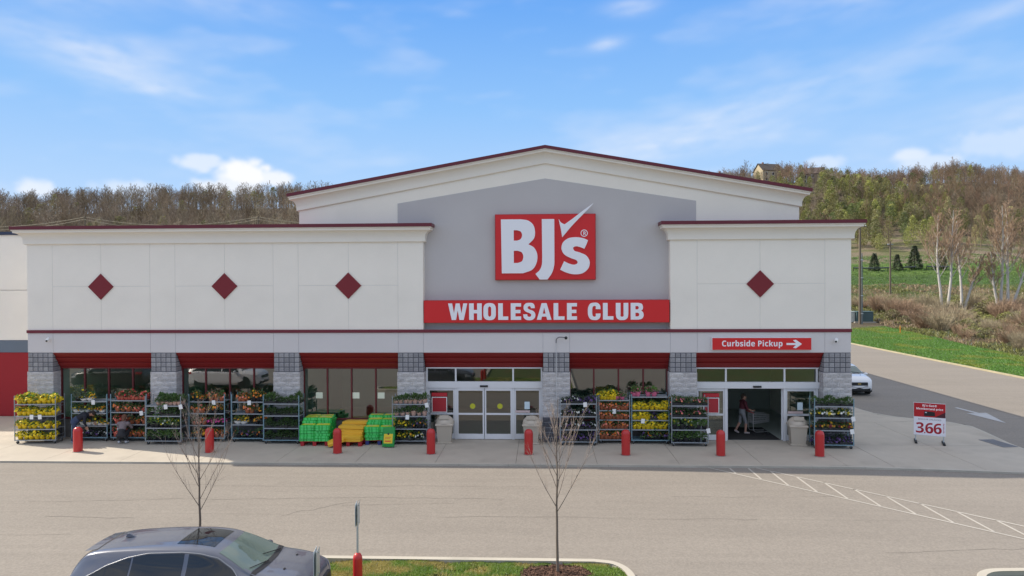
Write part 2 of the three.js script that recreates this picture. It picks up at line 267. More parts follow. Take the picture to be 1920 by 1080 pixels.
// ---------------------------------------------------------------- land behind
const RISE = [[0, -0.3], [60, -0.1], [95, 0.2], [120, 2.4], [140, 4.6], [158, 6.6], [166, 8.6], [176, 10.4], [200, 14.2], [230, 21.5], [262, 29.5], [300, 41], [340, 52.5], [372, 58], [430, 61], [560, 60]];
function landHeight(x, z) {
  const d = 28.9 - z, side = x < 30 ? lerp(0.80, 0.97, step(-120, 90, x)) : 1;
  let h = table(RISE, d) * (d > 120 ? lerp(1, side, step(120, 220, d)) : 1);
  const far = step(180, 260, d);
  h += far * (7 * (fbm(x * 0.011 + 5, z * 0.011, 3) - 0.5) + 2.2 * (fbm(x * 0.05, z * 0.05, 3) - 0.5));
  if (x > 30) h += far * (-6 + 5.5 * Math.exp(-(((x - 128) / 30) ** 2)) + 6.5 * Math.exp(-(((x - 205) / 28) ** 2)) - 9 * step(215, 300, x));
  h += step(90, 110, d) * 0.7 * (fbm(x * 0.12, z * 0.12, 3) - 0.5);
  const inYard = step(34.5, 31, x) * step(-70, -62, z);
  return lerp(h + (x > 33 ? 0.06 : 0), -0.6, inYard);
}
{
  const pos = [], col = [], idx = [], NX = 210, NZ = 190, c = new THREE.Color();
  for (let j = 0; j <= NZ; j++) for (let i = 0; i <= NX; i++) {
    const t = j / NZ, z = 60 - 640 * t, x = -420 + 840 * i / NX + 0; pos.push(x, landHeight(x, z), z);
    const d = 28.9 - z, n = fbm(x * 0.06, z * 0.06, 4), n2 = fbm(x * 0.3, z * 0.3, 3), dd = d + 16 * (n - 0.5);
    const scrub = [0.25, 0.20, 0.12], field = [0.12, 0.22, 0.045], bright = [0.20, 0.33, 0.06], tan = [0.42, 0.33, 0.22], litter = [0.19, 0.15, 0.095], moss = [0.23, 0.24, 0.085];
    let a;
    if (dd < 104) a = scrub; else if (dd < 122) a = n2 > 0.45 ? moss : scrub; else if (d < 146) a = n2 > 0.56 ? field : moss; else if (d < 164) a = field; else if (d < 178) a = bright; else if (dd < 203) a = tan; else if (dd < 232) a = n2 > 0.47 ? moss : tan; else a = litter;
    const k = 0.75 + 0.5 * n2; c.setRGB(a[0] * k, a[1] * k, a[2] * k); col.push(c.r, c.g, c.b);
    if (i && j) { const q = j * (NX + 1) + i, p = q - NX - 2; idx.push(p, p + 1, q - 1, p + 1, q, q - 1); }
  }
  const g = new THREE.BufferGeometry(); g.setAttribute('position', new THREE.Float32BufferAttribute(pos, 3)); g.setAttribute('color', new THREE.Float32BufferAttribute(col, 3)); g.setIndex(idx); g.computeVertexNormals(); metric(g);
  const p = g.attributes.normal; if (p.getY(0) < 0) { idx.reverse(); g.setIndex(idx); g.computeVertexNormals(); }
  struct('hill_terrain', g, mat(1, 1, 1, 1, { vertexColors: true, map: T.soil, bumpMap: T.soil, bumpScale: 0.3 }));
  struct('ground', metric(new THREE.PlaneGeometry(3000, 3000).rotateX(-Math.PI / 2).translate(0, -0.9, -300)), mat(0.13, 0.12, 0.06, 1, { map: T.soil }));
}

// ---------------------------------------------------------------- vegetation kit
function limb(out, a, b, r0, r1, n = 3) {
  const d = b.clone().sub(a).normalize(), u = Math.abs(d.y) < 0.9 ? V(0, 1, 0).cross(d).normalize() : V(1, 0, 0).cross(d).normalize(), w = d.clone().cross(u);
  const base = out.pos.length / 3;
  for (const [p, r] of [[a, r0], [b, r1]]) for (let i = 0; i < n; i++) { const t = i / n * 2 * Math.PI, c = Math.cos(t), s = Math.sin(t), nx = u.x * c + w.x * s, ny = u.y * c + w.y * s, nz = u.z * c + w.z * s; out.pos.push(p.x + nx * r, p.y + ny * r, p.z + nz * r); out.nor.push(nx, ny, nz); out.uv.push(i / n, p.y * 0.5); }
  for (let i = 0; i < n; i++) { const j = (i + 1) % n; out.idx.push(base + i, base + j, base + n + i, base + j, base + n + j, base + n + i); }
}
const bag = () => ({ pos: [], nor: [], uv: [], idx: [] });
function built(o) { const g = new THREE.BufferGeometry(); g.setAttribute('position', new THREE.Float32BufferAttribute(o.pos, 3)); g.setAttribute('normal', new THREE.Float32BufferAttribute(o.nor, 3)); g.setAttribute('uv', new THREE.Float32BufferAttribute(o.uv, 2)); g.setIndex(o.idx); return g; }
function leafQuad(o, p, dir, up, l, w) {
  const s = dir.clone().cross(up).normalize(), n = s.clone().cross(dir).normalize(), b = o.pos.length / 3;
  const q = [p.clone(), p.clone().addScaledVector(dir, l * 0.5).addScaledVector(s, w * 0.5).addScaledVector(n, l * 0.06), p.clone().addScaledVector(dir, l).addScaledVector(n, -l * 0.08), p.clone().addScaledVector(dir, l * 0.5).addScaledVector(s, -w * 0.5).addScaledVector(n, l * 0.06)];
  q.forEach((v, i) => { o.pos.push(v.x, v.y, v.z); o.nor.push(n.x, n.y, n.z); o.uv.push(i & 1, i >> 1); }); o.idx.push(b, b + 1, b + 2, b, b + 2, b + 3);
}
const rdir = (r) => { const z = 2 * r() - 1, t = 2 * Math.PI * r(), s = Math.sqrt(1 - z * z); return V(s * Math.cos(t), z, s * Math.sin(t)); };
// a leafless tree: {wood, twigs}; spread = angle of the main limbs from the trunk
function bareTree(seed, { h = 13, r0 = 0.18, first = 0.3, limbs = 11, subs = 5, twigs = 4, spread = 0.75, reach = 0.42, twigR = 0.03, lean = 0.05, sides = 5, up = 0.35, thin = 1 }) {
  const r = rng(seed), wood = bag(), tw = bag(), axis = [];
  let p = V(0, 0, 0), d = V((r() - 0.5) * lean, 1, (r() - 0.5) * lean).normalize(); const N = 9;
  for (let i = 0; i <= N; i++) { axis.push(p.clone()); p = p.clone().addScaledVector(d, h / N); d = d.clone().add(V((r() - 0.5) * 0.14, 0.02, (r() - 0.5) * 0.14)).normalize(); }
  const rad = (t) => r0 * (1 - 0.9 * t) + 0.012;
  for (let i = 0; i < N; i++) limb(wood, axis[i], axis[i + 1], rad(i / N), rad((i + 1) / N), sides);
  const at = (t) => { const k = Math.min(N - 1e-6, t * N), i = Math.floor(k); return axis[i].clone().lerp(axis[i + 1], k - i); };
  for (let k = 0; k < limbs; k++) {
    const t = first + (0.97 - first) * (k + r() * 0.8) / limbs, az = k * 2.4 + r(), len = h * reach * (1.12 - t) * (0.75 + 0.5 * r()), an = spread * (0.75 + 0.4 * r());
    let q = at(t), dir = V(Math.cos(az) * Math.sin(an), Math.cos(an), Math.sin(az) * Math.sin(an)), lr = rad(t) * 0.55 * thin, S = 4, pts = [q.clone()];
    for (let s = 0; s < S; s++) { const e = q.clone().addScaledVector(dir, len / S); limb(wood, q, e, lr * (1 - s / (S + 1)), lr * (1 - (s + 1) / (S + 1)), 4); q = e; pts.push(q.clone()); dir = dir.clone().add(V((r() - 0.5) * 0.3, up * 0.25 + (r() - 0.5) * 0.15, (r() - 0.5) * 0.3)).normalize(); }
    for (let m = 0; m < subs; m++) {
      const f = 0.25 + 0.75 * (m + r()) / subs, i = Math.min(S - 1, Math.floor(f * S)), o = pts[i].clone().lerp(pts[i + 1], f * S - i), sd = dir.clone().add(rdir(r).multiplyScalar(0.85)).add(V(0, up, 0)).normalize(), sl = len * (0.28 + 0.3 * r());
      const mid = o.clone().addScaledVector(sd, sl * 0.5), e = mid.clone().addScaledVector(sd.clone().add(rdir(r).multiplyScalar(0.25)).add(V(0, up * 0.3, 0)).normalize(), sl * 0.5);
      limb(tw, o, mid, lr * 0.38 + twigR * 0.3, twigR, 3); limb(tw, mid, e, twigR, twigR * 0.6, 3);
      for (let w = 0; w < twigs; w++) { const b = o.clone().lerp(e, 0.3 + 0.7 * r()), td = sd.clone().add(rdir(r).multiplyScalar(0.9)).add(V(0, up * 0.6, 0)).normalize(); limb(tw, b, b.clone().addScaledVector(td, sl * (0.25 + 0.4 * r())), twigR * 0.7, twigR * 0.25, 3); }
    }
  }
  return { wood: built(wood), twigs: built(tw), all: merge([built(wood), built(tw)]) };
}
function leafCloud(seed, h, rad, n, size, shape = 'oval') {
  const r = rng(seed), o = bag();
  for (let i = 0; i < n; i++) {
    const t = r(), prof = shape === 'cone' ? (1 - t) * 0.95 + 0.05 : Math.pow(Math.sin(Math.PI * Math.pow(0.10 + 0.86 * t, 0.95)), 0.7), az = 2 * Math.PI * r(), lump = 0.65 + 0.5 * noise(az * 1.6 + seed, t * 6 + seed), rr = rad * prof * lump * Math.sqrt(0.15 + 0.85 * r());
    const p = V(Math.cos(az) * rr, h * t, Math.sin(az) * rr), d = shape === 'cone' ? V(Math.cos(az), -0.25 + 0.5 * r(), Math.sin(az)).normalize() : rdir(r).add(V(0, 0.2, 0)).normalize();
    leafQuad(o, p, d, Math.abs(d.y) > 0.9 ? V(1, 0, 0) : V(0, 1, 0).add(rdir(r).multiplyScalar(0.6)), size * (0.6 + 0.8 * r()), size * (0.4 + 0.5 * r()));
  }
  return built(o);
}
const bark = { grey: mat(0.25, 0.20, 0.145, 0.95), brown: mat(0.20, 0.148, 0.10, 0.95), rust: mat(0.235, 0.155, 0.105, 0.95), pale: mat(0.33, 0.27, 0.20, 0.95), birch: mat(0.80, 0.75, 0.68, 0.8, { map: T.bark }), bushRust: mat(0.36, 0.25, 0.17, 0.95), bushGrey: mat(0.36, 0.30, 0.20, 0.95), dark: mat(0.06, 0.045, 0.034, 0.95) };
const leaf = (r, g, b) => phys(r, g, b, 0.9, { transmission: 0.3, thickness: 0, side: THREE.DoubleSide });
const leaves = { lime: leaf(0.34, 0.36, 0.09), olive: leaf(0.25, 0.24, 0.085), green: leaf(0.15, 0.19, 0.05), cream: leaf(0.46, 0.43, 0.20), fir: leaf(0.085, 0.125, 0.04), rust: leaf(0.17, 0.115, 0.055) };

const bare = [1, 2, 3, 4].map((s) => bareTree(s * 77, { h: 13, r0: 0.17, first: 0.22, limbs: 13, subs: 6, twigs: 5, twigR: 0.034, reach: 0.44, spread: 0.7 }));
const leafy = [0, 1, 2].map((s) => merge([leafCloud(300 + s, 9.0, 2.7, 620, 0.5).translate(0, 1.4, 0), bareTree(310 + s, { h: 10.5, r0: 0.14, limbs: 11, subs: 5, twigs: 4, twigR: 0.03, reach: 0.36 }).all]));

// far woods: two masses nobody could count, plus the skyline trees one by one
{
  const r = rng(9), put = (list, name, geo, material) => { const m = new THREE.InstancedMesh(geo, material, list.length), o = new THREE.Object3D(), c = new THREE.Color(); list.forEach(([x, z, s, t], i) => { o.position.set(x, landHeight(x, z) - 0.3, z); o.rotation.set(0, t * 6.28, 0); o.scale.set(s * (0.8 + 0.5 * t), s, s * (0.8 + 0.5 * t)); o.updateMatrix(); m.setMatrixAt(i, o.matrix); const k = 0.72 + 0.6 * hash2(i, 5); c.setRGB(k, k * (0.95 + 0.08 * hash2(i, 8)), k * (0.9 + 0.15 * hash2(i, 9))); m.setColorAt(i, c); }); m.name = name; m.userData.kind = 'stuff'; m.castShadow = m.receiveShadow = true; scene.add(m); return m; };
  const lists = {}; const add = (k, e) => (lists[k] ??= []).push(e);
  // left: bare wood on the ridge behind the wing
  for (let i = 0; i < 900; i++) { const z = -170 - 190 * r(), d = 28.9 - z, x = -d * (0.28 + 0.62 * r()); const k = r(); add(k < 0.55 ? 'grey' + (i % 4) : k < 0.8 ? 'brown' + (i % 4) : k < 0.93 ? 'pale' + (i % 4) : 'olive' + (i % 3), [x, z, 0.7 + 0.5 * r(), r()]); }
  // middle strip behind the gable and the right-hand hill
  for (let i = 0; i < 2300; i++) {
    const z = -178 - 185 * Math.pow(r(), 0.85), d = 28.9 - z, q = 0.14 + 0.66 * r(), x = d * q, h01 = (d - 205) / 180;
    const greenish = step(0.66, 0.44, q) * step(0.92, 0.5, h01 + 0.25 * (fbm(x * 0.03, z * 0.03, 3) - 0.5)), k = r();
    let kind;
    if (k < greenish * 0.76) kind = r() < 0.36 ? 'lime' : r() < 0.6 ? 'olive' : r() < 0.7 ? 'green' : 'cream';
    else kind = h01 < 0.35 && r() < 0.40 ? (r() < 0.75 ? 'olive' : 'cream') : r() < 0.4 ? 'brown' : r() < 0.5 ? 'rust' : 'grey';
    const leafyKind = leaves[kind] && kind !== 'rust';
    if (d < 240 && r() < 0.55) continue;
    if (d > 300 && d < 366 && r() < 0.8 && (Math.abs(q - 0.3215) < 0.013 || Math.abs(q - 0.384) < 0.011)) continue;   // clear ground before the hilltop houses
    add(kind + (leafyKind ? i % 3 : i % 4), [x, z, (leafyKind ? 0.66 : 0.64) * (0.75 + 0.6 * r()), r()]);
  }
  // scrub in the middle distance
  const names_ = { grey: 'grey_bare_woods', brown: 'brown_bare_woods', pale: 'pale_bare_woods', rust: 'russet_bare_woods', lime: 'lime_spring_woods', olive: 'olive_spring_woods', green: 'green_spring_woods', cream: 'cream_blossom_woods' };
  for (const [k, l] of Object.entries(lists)) { const kind = k.slice(0, -1), v = +k.slice(-1), isLeaf = leaves[kind] && kind !== 'rust'; const m = put(l, numbered(names_[kind]), isLeaf ? leafy[v % 3] : bare[v % 4].all, isLeaf ? leaves[kind] : bark[kind]); }
  const single = (name, label, group, x, z, s, v, material, turn) => { const t = thing(name, label, 'tree', [x, landHeight(x, z) - 0.2, z], turn, group); t.scale.setScalar(s); mesh('trunk', bare[v].wood, material, t); mesh('crown', bare[v].twigs, material, t); return t; };
  for (let i = 0; i < 26; i++) { const z = -325 - 25 * r(), d = 28.9 - z, x = -d * (0.30 + 0.018 * i + 0.01 * r()); single('bare_tree', 'leafless grey brown tree standing on the ridge skyline behind the low parapet', 'bare trees on the ridge behind the parapet', x, z, 0.75 + 0.45 * r(), i % 4, i % 3 ? bark.grey : bark.brown, r() * 6); }
  for (let i = 0; i < 24; i++) { const z = -322 - 30 * r(), d = 28.9 - z, x = d * (0.42 + 0.012 * i + 0.006 * r()); single('bare_tree', 'leafless russet tree standing on the hill crest beyond the side road', 'bare trees on the hill crest', x, z, 0.55 + 0.45 * r(), i % 4, i % 3 ? bark.rust : bark.brown, r() * 6); }
  for (const [q, s] of [[0.212, 0.95], [0.245, 0.9], [0.258, 0.75], [0.27, 0.95], [0.285, 1.15], [0.30, 1.0], [0.291, 1.35], [0.345, 0.7], [0.37, 0.7]]) single('slender_tree', 'slender leafless tree rising above the gable slope near the hilltop houses', 'slender trees above the gable', q * 352, -323, s * 0.82, Math.round(q * 997) % 4, bark.brown, q * 90);
}

// ---------------------------------------------------------------- houses on the hilltop
function house(label, x, z, w, d, h, wallM, roofM, turn) {
  const y = landHeight(x, z) - 0.5, t = thing('hilltop_house', label, 'house', [x, y, z], turn);
  mesh('wall', merge([box(-w / 2, w / 2, 0, h, -d / 2, d / 2), extrude(poly([[-d / 2, h], [d / 2, h], [0, h + d * 0.42]]), 0.2).rotateY(Math.PI / 2).translate(-w / 2, 0, 0), extrude(poly([[-d / 2, h], [d / 2, h], [0, h + d * 0.42]]), 0.2).rotateY(Math.PI / 2).translate(w / 2 - 0.2, 0, 0)]), wallM, t);
  const roof = part('roof', t), sl = Math.hypot(d / 2, d * 0.42) + 0.5, an = Math.atan2(d * 0.42, d / 2);
  for (const s of [-1, 1]) mesh('roof_slope', new THREE.BoxGeometry(w + 0.8, 0.2, sl).rotateX(s * an).translate(0, h + d * 0.21 + 0.12, s * (d / 4 + 0.12)), roofM, roof);
  mesh('chimney', box(-w * 0.3, -w * 0.3 + 0.7, h + 1, h + d * 0.42 + 1.0, -0.4, 0.4), mat(0.25, 0.13, 0.1, 0.9), roof);
  for (const [wx, wy] of [[-0.32, 0.62], [0, 0.62], [0.32, 0.62], [-0.32, 0.2], [0.32, 0.2]]) { const win = part('window', t); mesh('frame', box(wx * w - 0.65, wx * w + 0.65, wy * h - 0.1, wy * h + 1.6, d / 2, d / 2 + 0.08), mat(0.8, 0.8, 0.78, 0.6), win); mesh('pane', box(wx * w - 0.5, wx * w + 0.5, wy * h + 0.05, wy * h + 1.45, d / 2 + 0.08, d / 2 + 0.11), mat(0.03, 0.04, 0.05, 0.08), win); }
}
house('cream hilltop house with steep brown gabled roof', 118, -338, 11.5, 9, 6.5, mat(0.5, 0.42, 0.28, 0.9), mat(0.085, 0.07, 0.062, 0.9), 0.25);
house('tan hilltop house with low brown roof among bare trees', 141.5, -340, 11, 8, 5.5, mat(0.36, 0.27, 0.19, 0.9), mat(0.11, 0.08, 0.07, 0.9), -0.35);
house('pale hilltop house half hidden behind the sloping gable', 95, -338, 8, 8, 5.0, mat(0.55, 0.53, 0.5, 0.9), mat(0.16, 0.16, 0.17, 0.9), 0.1);

// ---------------------------------------------------------------- the store
const store = thing('store_building', 'white warehouse store with central gable, red copings and grey block columns', 'store');
const panel = (name, x0, x1, y0, y1, z0, z1, m, parent = store) => mesh(name, rbox(x0, x1, y0, y1, z0, z1, 0.008, 1), m, parent);
const J = 0.007;   // half a reveal joint
// body, wings and backing
mesh('wall', box(-22.12, -5.02, 4.72, 9.0, -8, -0.012), M.backing, store); mesh('wall', box(5.32, 12.56, 4.72, 9.0, -8, -0.012), M.backing, store);
mesh('wall', box(-22.12, 12.56, 3.735, 4.57, -0.6, -0.012), M.greyBacking, store);
for (const g of [box(-22.1, 12.54, 0, 9.0, -44, -7.9), box(-22.15, -21.4, 0, 9.0, -7.9, -0.55), box(11.9, 12.6, 0, 9.0, -7.9, -0.55)]) mesh('wall', g, M.white, store);
mesh('flat_roof', box(-22, 12.5, 8.3, 8.6, -43.9, -1.0), mat(0.4, 0.4, 0.4, 0.9), store);
// wing wall panels
const topY = 8.42, midY = 6.585, lowY = 4.715;
const leftBays = [[-22.2, -21.07, 0], [-21.07, -18.92, 1], [-18.92, -16.77, 1], [-16.77, -15.67, 0], [-15.67, -13.51, 1], [-13.51, -11.41, 1], [-11.41, -10.33, 0], [-10.33, -8.18, 1], [-8.18, -6.07, 1], [-6.07, -5.0, 0]];
const rightBays = [[5.3, 6.4, 0], [6.4, 8.96, 1], [8.96, 11.58, 1], [11.58, 12.64, 0]];
for (const [a, b, split] of [...leftBays, ...rightBays]) {
  const x0 = a + J * (a > -22 && a !== 5.3), x1 = b - J * (b < 12.6 && b !== -5.0);
  if (split) { panel('wall_panel', x0, x1, lowY, midY - J, -0.06, 0, M.white); panel('wall_panel', x0, x1, midY + J, topY + 0.3, -0.06, 0, M.white); }
  else panel('wall_panel', x0, x1, lowY, topY + 0.3, -0.06, 0, M.white);
}
for (const x of [-22.19, -5.0]) mesh('wall_return', box(x - 0.0, x + 0.005, lowY, 9, -1.2, -0.06), M.white, store);
for (const x of [5.297, 12.634]) mesh('wall_return', box(x, x + 0.005, lowY, 9, -1.2, -0.06), M.white, store);
// band under the red line
for (const [a, b] of [[-22.2, -21.07], [-21.07, -16.77], [-16.77, -15.67], [-15.67, -11.41], [-11.41, -10.33], [-10.33, -6.07], [-6.07, -5.0], [-5.0, 0.02], [0.02, 1.13], [1.13, 5.3], [5.3, 6.4], [6.4, 11.58], [11.58, 12.64]]) panel('band_panel', a + J, b - J, 3.75, 4.585, -0.06, 0.0, M.band);
mesh('red_line', rbox(-22.22, 12.66, 4.585, 4.715, -0.06, 0.045, 0.01), M.redLine, store);
// diamonds
for (const x of [-18.92, -13.51, -8.18, 8.96]) mesh('diamond_panel', extrude(poly([[x, 7.12], [x + 0.545, 6.575], [x, 6.03], [x - 0.545, 6.575]]), 0.035, 0.008).translate(0, 0, 0.006), M.darkRed, store);
// gable wall and its grey field
const GZ = -0.36, gy = (x) => 12.0 - Math.abs(x - 0.14) * (1.92 / 10.55);
{
  mesh('gable_wall', extrude(poly([[-10.4, 4.6], [10.68, 4.6], [10.68, gy(10.68)], [0.14, 12.0], [-10.4, gy(-10.4)]]), 1.6).translate(0, 0, GZ - 1.6), M.white, store);
  mesh('grey_field', extrude(poly([[-5.02, 4.715], [5.32, 4.715], [5.32, 9.0], [6.44, 9.0], [6.44, 10.06], [0.14, 11.06], [-6.14, 10.06], [-6.14, 9.0], [-5.02, 9.0]]), 0.012).translate(0, 0, GZ + 0.002), M.grey, store);
}
// cornices: a profile (out, down) swept round the parapets with mitred corners
function sweep(path, prof) {
  const pos = [], idx = [];
  path.forEach(({ p, o }, i) => prof.forEach(([u, d]) => pos.push(p[0] + o[0] * u, p[1] + d, p[2] + o[1] * u)));
  const n = prof.length;
  for (let i = 0; i < path.length - 1; i++) for (let j = 0; j < n - 1; j++) { const a = i * n + j, b = a + n; idx.push(a, a + 1, b, a + 1, b + 1, b); }
  let g = new THREE.BufferGeometry(); g.setAttribute('position', new THREE.Float32BufferAttribute(pos, 3)); g.setIndex(idx); g = g.toNonIndexed(); g.computeVertexNormals(); return metric(g);
}
const cove = (W, H) => { const p = [[0, 0], [W, 0], [W, -0.09 * H], [W * 0.9, -0.12 * H], [W * 0.9, -0.22 * H]]; for (let i = 0; i <= 8; i++) { const t = i / 8; p.push([W * (0.84 - 0.60 * Math.sin(t * Math.PI / 2)), -H * (0.24 + 0.56 * (1 - Math.cos(t * Math.PI / 2)))]); } p.push([W * 0.24, -0.84 * H], [W * 0.24, -0.97 * H], [W * 0.12, -H], [-0.03, -H]); return p; };
const cap = (W, h) => [[-0.5, h], [W, h], [W, -0.012], [W - 0.06, -0.012], [0, -0.01]];
const cornicePath = (xa, xb, y, z, back) => [{ p: [xa, y, back], o: [-1, 0] }, { p: [xa, y, z], o: [-1, 1] }, { p: [xb, y, z], o: [1, 1] }, { p: [xb, y, back], o: [1, 0] }];
for (const [xa, xb, ba] of [[-22.2, -5.0, GZ], [5.3, 12.64, GZ]]) {
  const pth = cornicePath(xa, xb, 9.03, 0, GZ);
  if (xa < -20) { pth[0].p[2] = -8; pth[3].p[2] = GZ + 0.003; } else { pth[0].p[2] = GZ + 0.003; pth[3].p[2] = -8; }
  mesh('cornice', sweep(pth, cove(0.40, 0.63)), M.cornice, store);
  mesh('coping', sweep(pth, cap(0.44, 0.13)), M.coping, store);
  mesh('parapet_top', box(xa, xb, 9.02, 9.1, -1.2, 0), M.coping, store);
}
{
  const pth = [{ p: [-10.4, 0, GZ - 1.6], o: [-1, 0] }, { p: [-10.4, 0, GZ], o: [-1, 1] }, { p: [0.14, 0, GZ], o: [0, 1] }, { p: [10.68, 0, GZ], o: [1, 1] }, { p: [10.68, 0, GZ - 1.6], o: [1, 0] }];
  for (const q of pth) q.p[1] = gy(q.p[0]) + 0.28;
  mesh('cornice', sweep(pth, cove(0.36, 0.60)), M.cornice, store);
  mesh('coping', sweep(pth, cap(0.40, 0.12)), M.coping, store);
  mesh('parapet_top', extrude(poly([[-10.5, gy(-10.4) + 0.3], [0.14, 12.3], [10.7, gy(10.68) + 0.3], [10.7, gy(10.68) + 0.36], [0.14, 12.36], [-10.5, gy(-10.4) + 0.36]]), 1.6).translate(0, 0, GZ - 1.62), M.coping, store);
}
// block columns
function splitBlock(seed, w, h, d, amp = 0.016) {
  const g = new THREE.BoxGeometry(w, h, d, 7, 3, 1), p = g.attributes.position;
  for (let i = 0; i < p.count; i++) if (p.getZ(i) > d / 2 - 1e-4) { const x = p.getX(i), y = p.getY(i), edge = Math.abs(x) > w / 2 - 1e-4 || Math.abs(y) > h / 2 - 1e-4; p.setZ(i, d / 2 + (edge ? -0.012 : amp * (fbm(x * 13 + seed * 3.7, y * 16 + seed, 3) * 2 - 0.6))); }
  g.computeVertexNormals(); return metric(g);
}
const colX = [[-22.2, -21.08], [-16.76, -15.66], [-11.41, -10.31], [-6.1, -5.0], [0.02, 1.13], [5.28, 6.37], [11.53, 12.64]];
{
  const r = rng(5), gd = (w) => w.toFixed(3), cache = new Map();
  const sqGeo = [0, 1].map((s) => metric(new RoundedBoxGeometry(0.208, 0.187, 0.52, 1, 0.012)));
  for (const [x0, x1] of colX) {
    const c = part('column', store), w = x1 - x0, n = 5, bw = w / n;
    mesh('mortar_core', box(x0 + 0.016, x1 - 0.016, 2.92, 3.735, -0.54, -0.02), M.mortar, c);
    mesh('mortar_core', box(x0 + 0.004, x1 - 0.004, 0, 2.918, -0.54, 0.012), M.lightMortar, c);
    for (let j = 0; j < 4; j++) for (let i = 0; i < n; i++) { const b = mesh('block', sqGeo[0], [M.blockA, M.blockA, M.blockB, M.blockC][Math.floor(r() * 4)], c); b.scale.x = (bw - 0.028) / 0.208; b.scale.y = 0.94; b.position.set(x0 + (i + 0.5) * bw, 2.93 + (j + 0.5) * 0.2, -0.26 + 0.003 * r()); }
    for (let j = 0; j < 14; j++) {
      const y = j * 0.2085, dark = y < 1.0, cuts = j % 2 ? [0, 0.5, 1] : [0, 0.27, 0.73, 1];
      for (let i = 0; i + 1 < cuts.length; i++) {
        const bw2 = (cuts[i + 1] - cuts[i]) * (w + 0.05), key = gd(bw2) + (Math.floor(r() * 3)), g = cache.get(key) ?? cache.set(key, splitBlock(cache.size + 1, bw2 - 0.010, 0.2, 0.56)).get(key);
        const b = mesh('block', g, dark ? [M.splitDark, M.splitDark2][Math.floor(r() * 2)] : [M.splitA, M.splitA, M.splitB, M.splitC][Math.floor(r() * 4)], c);
        b.position.set(x0 - 0.025 + (cuts[i] + cuts[i + 1]) / 2 * (w + 0.05), y + 0.104, -0.255);
      }
    }
  }
}
// sloped red lap boards above every opening
const bays = [[-21.08, -16.76, 'w'], [-15.66, -11.41, 'w'], [-10.31, -6.1, 'w'], [-5.0, 0.02, 'd'], [1.13, 5.28, 'w'], [6.37, 11.53, 'o']];
for (const [x0, x1] of bays) {
  const a = part('awning', store), y0 = 3.74, y1 = 3.06, z0 = -0.03, z1 = -0.44, ang = Math.atan2(z0 - z1, y0 - y1), L = Math.hypot(y0 - y1, z0 - z1);
  for (let k = 0; k < 3; k++) { const t = (k + 0.5) / 3, g = new RoundedBoxGeometry(x1 - x0 - 0.006, L / 3 + 0.03, 0.03, 1, 0.006).rotateX(ang + 0.20); const m = mesh('lap_board', metric(g), M.awning, a); m.position.set((x0 + x1) / 2, lerp(y0, y1, t), lerp(z0, z1, t) - 0.01); }
  mesh('soffit', box(x0, x1, 3.03, 3.05, -0.62, -0.43), M.awning, a);
}
